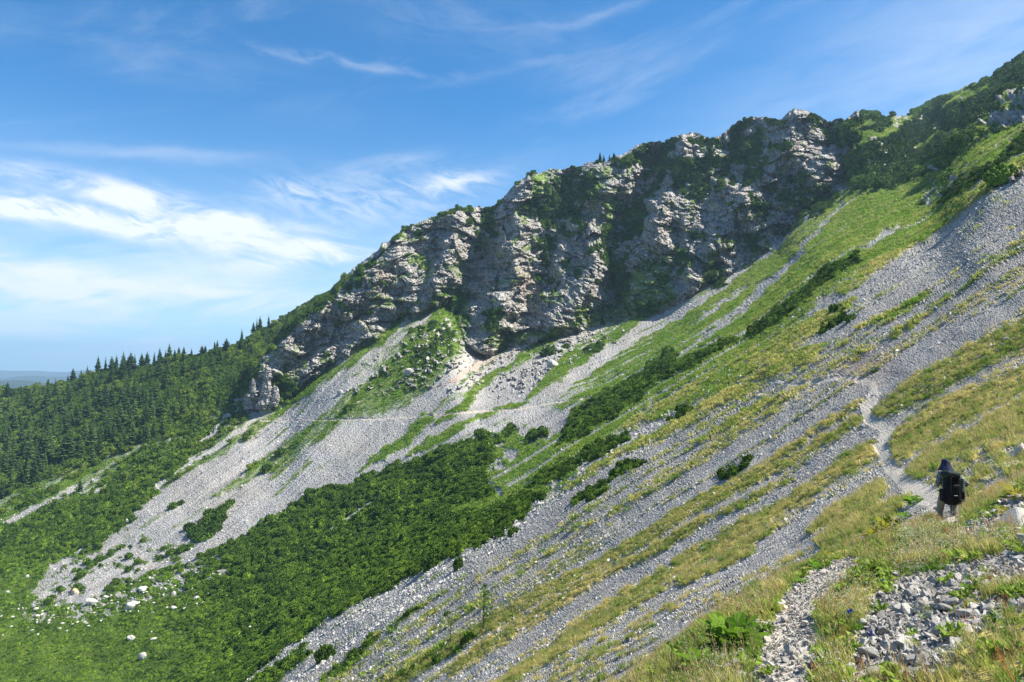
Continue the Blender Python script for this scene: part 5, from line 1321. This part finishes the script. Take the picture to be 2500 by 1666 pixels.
J = {'pel':(0,.05,.94,(.16,.11)),'wst':(0,.07,1.08,(.14,.10)),'chs':(0,.10,1.28,(.17,.11)),'nck':(0,.13,1.43,.065),'nk2':(0,.16,1.50,.055),'hd0':(0,.18,1.57,(.075,.088)),'hd1':(0,.185,1.66,(.077,.092)),'hd2':(0,.18,1.72,(.05,.06)),
 'nose':(0,.285,1.60,.014),'chin':(0,.25,1.54,.03),'earl':(-.082,.175,1.61,.016),'earr':(.082,.175,1.61,.016),
 'shl':(-.19,.10,1.38,.062),'ell':(-.25,.08,1.12,.048),'wrl':(-.15,.33,1.03,.032),'pal':(-.14,.40,1.01,(.036,.022)),
 'shr':(.19,.10,1.38,.062),'elr':(.45,-.03,1.13,.060),'wrr':(.37,.27,1.04,.032),'par':(.355,.33,1.02,(.036,.024)),
 'hil':(-.10,.06,.86,.098),'knl':(-.12,.24,.52,.062),'anl':(-.13,.22,.11,.042),'tol':(-.135,.38,.045,.042),
 'hir':(.10,.04,.86,.098),'knr':(.13,.06,.48,.062),'anr':(.14,-.14,.13,.042),'tor':(.145,-.02,.045,.042)}
E = [('pel','wst'),('wst','chs'),('chs','nck'),('nck','nk2'),('nk2','hd0'),('hd0','hd1'),('hd1','hd2'),('hd0','nose'),('hd0','chin'),('hd0','earl'),('hd0','earr'),('chs','shl'),('shl','ell'),('ell','wrl'),('wrl','pal'),('chs','shr'),('shr','elr'),('elr','wrr'),('wrr','par'),
 ('pel','hil'),('hil','knl'),('knl','anl'),('anl','tol'),('pel','hir'),('hir','knr'),('knr','anr'),('anr','tor')]
for sd, px_, py_, pz_ in (('l',-.14,.40,1.01),('r',.355,.33,1.02)):
    for k in range(4):
        dz = .026-.018*k; L = (.036,.042,.040,.030)[k]
        J[f'f{sd}{k}a'] = (px_+.0, py_+.030+L*.4, pz_+dz, .0095); J[f'f{sd}{k}b'] = (px_-.020, py_+.045+L*.7, pz_+dz-.004, .0085); J[f'f{sd}{k}c'] = (px_-.042, py_+.028+L*.5, pz_+dz-.007, .0075)
        E += [('pa'+sd, f'f{sd}{k}a'), (f'f{sd}{k}a', f'f{sd}{k}b'), (f'f{sd}{k}b', f'f{sd}{k}c')]
    J[f't{sd}a'] = (px_-.02, py_+.0, pz_+.036, .011); J[f't{sd}b'] = (px_-.038, py_+.03, pz_+.040, .009); E += [('wr'+sd, f't{sd}a'), (f't{sd}a', f't{sd}b')]
skin('body', J, E, M_skin, per)
def sub(keys, add): return {k: J[k][:3]+(tuple(q+add for q in J[k][3]) if isinstance(J[k][3], tuple) else J[k][3]+add,) for k in keys}
sh = sub(['chs','wst','pel','nck','shl','ell','shr','elr'], .022); sh['pel'] = (0,.05,.93,(.175,.13))
sh['wrl'] = (-.165,.29,1.04,.048); sh['wrr'] = (.362,.23,1.05,.048); sh['nck'] = (0,.13,1.42,.075)
skin('shirt', sh, [('chs','wst'),('wst','pel'),('chs','nck'),('chs','shl'),('shl','ell'),('ell','wrl'),('chs','shr'),('shr','elr'),('elr','wrr')], M_shirt, per)
tr = sub(['pel','hil','knl','hir','knr'], .034); tr['anl'] = (-.13,.22,.15,.076); tr['anr'] = (.14,-.13,.17,.076); tr['knl'] = (-.12,.24,.52,.10); tr['knr'] = (.13,.06,.48,.10)
skin('trousers', tr, [('pel','hil'),('hil','knl'),('knl','anl'),('pel','hir'),('hir','knr'),('knr','anr')], M_trou, per)
for sx, ya, za, yt in ((-.132,.20,.12,.38),(.142,-.15,.13,-.01)):
    skin('boot', {'a':(sx,ya,za+.04,.056),'b':(sx,ya+.01,.055,.052),'c':(sx,yt,.04,.045)}, [('a','b'),('b','c')], M_boot, per)
skin('hair', {'a':(0,.155,1.60,(.082,.088)),'b':(0,.150,1.53,(.06,.05)),'c':(0,.175,1.68,(.078,.085))}, [('a','b'),('a','c')], M_hair, per)
V = []; F = []                                                        # crown of the cap: a low dome
for i in range(8):
    f = i/7; rr = .103*math.cos(f*1.5)**.7; zz = 1.655+.125*math.sin(f*1.5)
    for j in range(18):
        a = 6.2832*j/18; V.append((rr*.94*math.cos(a)-.004, .178+rr*1.06*math.sin(a), zz+.006*math.sin(3*a)*(1-f)))
for i in range(7):
    for j in range(18): F.append((i*18+j, i*18+(j+1) % 18, (i+1)*18+(j+1) % 18, (i+1)*18+j))
link('cap', np_mesh('cap', V, F, M_cap, True), per)
skin('cap_peak', {'a':(0,.26,1.665,(.075,.014)),'b':(0,.33,1.655,(.060,.010))}, [('a','b')], M_cap, per)
V = []; F = []; nn_ = 15                                                # neck flap of the cap
for i in range(6):
    for j in range(nn_):
        a = math.pi*(1.0+j/(nn_-1)); f = i/5; rr = .100+.095*f**1.2+.010*math.sin(j*2.1)*f
        V.append((rr*1.05*math.cos(a), .18+rr*math.sin(a)*1.05, 1.69-.215*f))
for i in range(5):
    for j in range(nn_-1): q = i*nn_+j; F.append((q, q+1, q+nn_+1, q+nn_))
fl = link('neck_flap', np_mesh('neck_flap', V, F, M_cap, True), per)

def rbox(name, cx, cy, cz, sx, sy, sz, mt, parent, bev=.05, seg=3, taper=0.0, rot=(0, 0, 0)):
    bm = bmesh.new(); bmesh.ops.create_cube(bm, size=1)
    for v in bm.verts: k = 1-taper*(v.co.z < 0); v.co = Vector((v.co.x*sx*k, v.co.y*sy*k, v.co.z*sz))
    bmesh.ops.bevel(bm, geom=list(bm.edges), offset=bev, segments=seg, affect='EDGES', profile=.5)
    bmesh.ops.subdivide_edges(bm, edges=[e for e in bm.edges if e.calc_length() > .12], cuts=3, use_grid_fill=True)
    for v in bm.verts:
        c = v.co; a = np.array([c.x*7+cx*9, c.y*7, c.z*7+cz*5]); c *= 1+.07*float(fbm(a[0:1], a[1:2], a[2:3], o=2, seed=5)[0])
    me = bpy.data.meshes.new(name); bm.to_mesh(me); bm.free(); me.materials.append(mt); me.polygons.foreach_set('use_smooth', np.ones(len(me.polygons), bool))
    o = link(name, me, parent); o.location = (cx, cy, cz); o.rotation_euler = rot; return o
pk = empty('backpack', (hx, hy, hzz), R(-5)); tag(pk, 'tall black trekking backpack with dark green lid on the hiker\'s back', 'backpack')
rbox('main_bag', -.02, -.19, .99, .42, .30, .76, M_pack, pk, .11, 4, .06, (-.06, .04, 0))
rbox('front_pocket', -.03, -.325, .96, .27, .10, .42, M_pack, pk, .045, 3, .1, (-.06, .04, 0))
rbox('lid', -.05, -.19, 1.41, .41, .34, .19, M_lid, pk, .085, 4, 0, (-.10, .10, 0))
rbox('lid_pocket', -.07, -.335, 1.36, .25, .06, .10, M_pack, pk, .025, 2)
rbox('side_pocket', -.245, -.16, .86, .10, .19, .34, M_pack, pk, .04)
rbox('side_pocket', .205, -.16, .84, .12, .20, .30, M_pack, pk, .04)
rbox('rolled_mat', .215, -.18, 1.10, .12, .15, .46, M_side, pk, .05, 3, 0, (0, .10, 0))
rbox('hip_belt', 0, -.02, .93, .44, .30, .09, M_pack, pk, .035)
for x_ in (-.12, .12): rbox('shoulder_strap', x_, .06, 1.38, .06, .30, .07, M_pack, pk, .02)
for x_, rz_ in ((-.15, .02), (.11, .02)): rbox('strap', x_, -.39, 1.16, .022, .012, .42, M_lid, pk, .004, 1, 0, (-.05, rz_, 0))
rbox('strap', .27, -.22, 1.02, .022, .012, .60, M_strap, pk, .004, 1, 0, (0, -.05, 0))
rbox('strap', -.13, -.33, .48, .018, .010, .34, M_pack, pk, .004, 1, 0, (0, .05, 0))
rbox('label_patch', -.03, -.382, .89, .085, .006, .010, M_white, pk, .002, 1)
rbox('lid_badge', -.09, -.371, 1.39, .035, .006, .014, cloth('red_badge', (.30,.05,.04)), pk, .002, 1)
bm = bmesh.new()
ring = [(.045*math.cos(a*.5236), .045*math.sin(a*.5236)) for a in range(12)]
V = []; F = []
for i, (x_, z_) in enumerate(ring):
    for k in range(5):
        b_ = k*1.2566; rr = 1+.18*math.cos(b_); V.append((.20+x_*rr, -.30+.008*math.sin(b_), .72+z_*rr))
for i in range(12):
    for k in range(5): a_, b_ = i*5+k, i*5+(k+1) % 5; c_, d_ = ((i+1) % 12)*5+k, ((i+1) % 12)*5+(k+1) % 5; F.append((a_, b_, d_, c_))
link('carry_ring', np_mesh('carry_ring', V, F, M_strap, True), pk)
tp = empty('trekking_pole', (hx, hy, hzz), R(-5)); tag(tp, 'dark trekking pole in the hiker\'s right hand', 'trekking pole')
def rod(name, a, b, r0, r1, mt, parent):
    a, b = Vector(a), Vector(b); d = (b-a).normalized(); s_ = d.orthogonal().normalized(); t_ = d.cross(s_); V = []; F = []
    for p_, rr in ((a, r0), (b, r1)):
        for j in range(8): V.append(tuple(p_+(s_*math.cos(j*.7854)+t_*math.sin(j*.7854))*rr))
    for j in range(8): F.append((j, (j+1) % 8, 8+(j+1) % 8, 8+j))
    return link(name, np_mesh(name, V, F, mt, True), parent)
rod('shaft', (.335,.365,1.00), (.52,.10,.02), .011, .007, M_pole, tp); rod('grip', (.325,.375,1.09), (.338,.362,.97), .018, .016, M_pack, tp)
rod('basket', (.505,.118,.075), (.507,.115,.068), .035, .035, M_pack, tp)
bm.free()
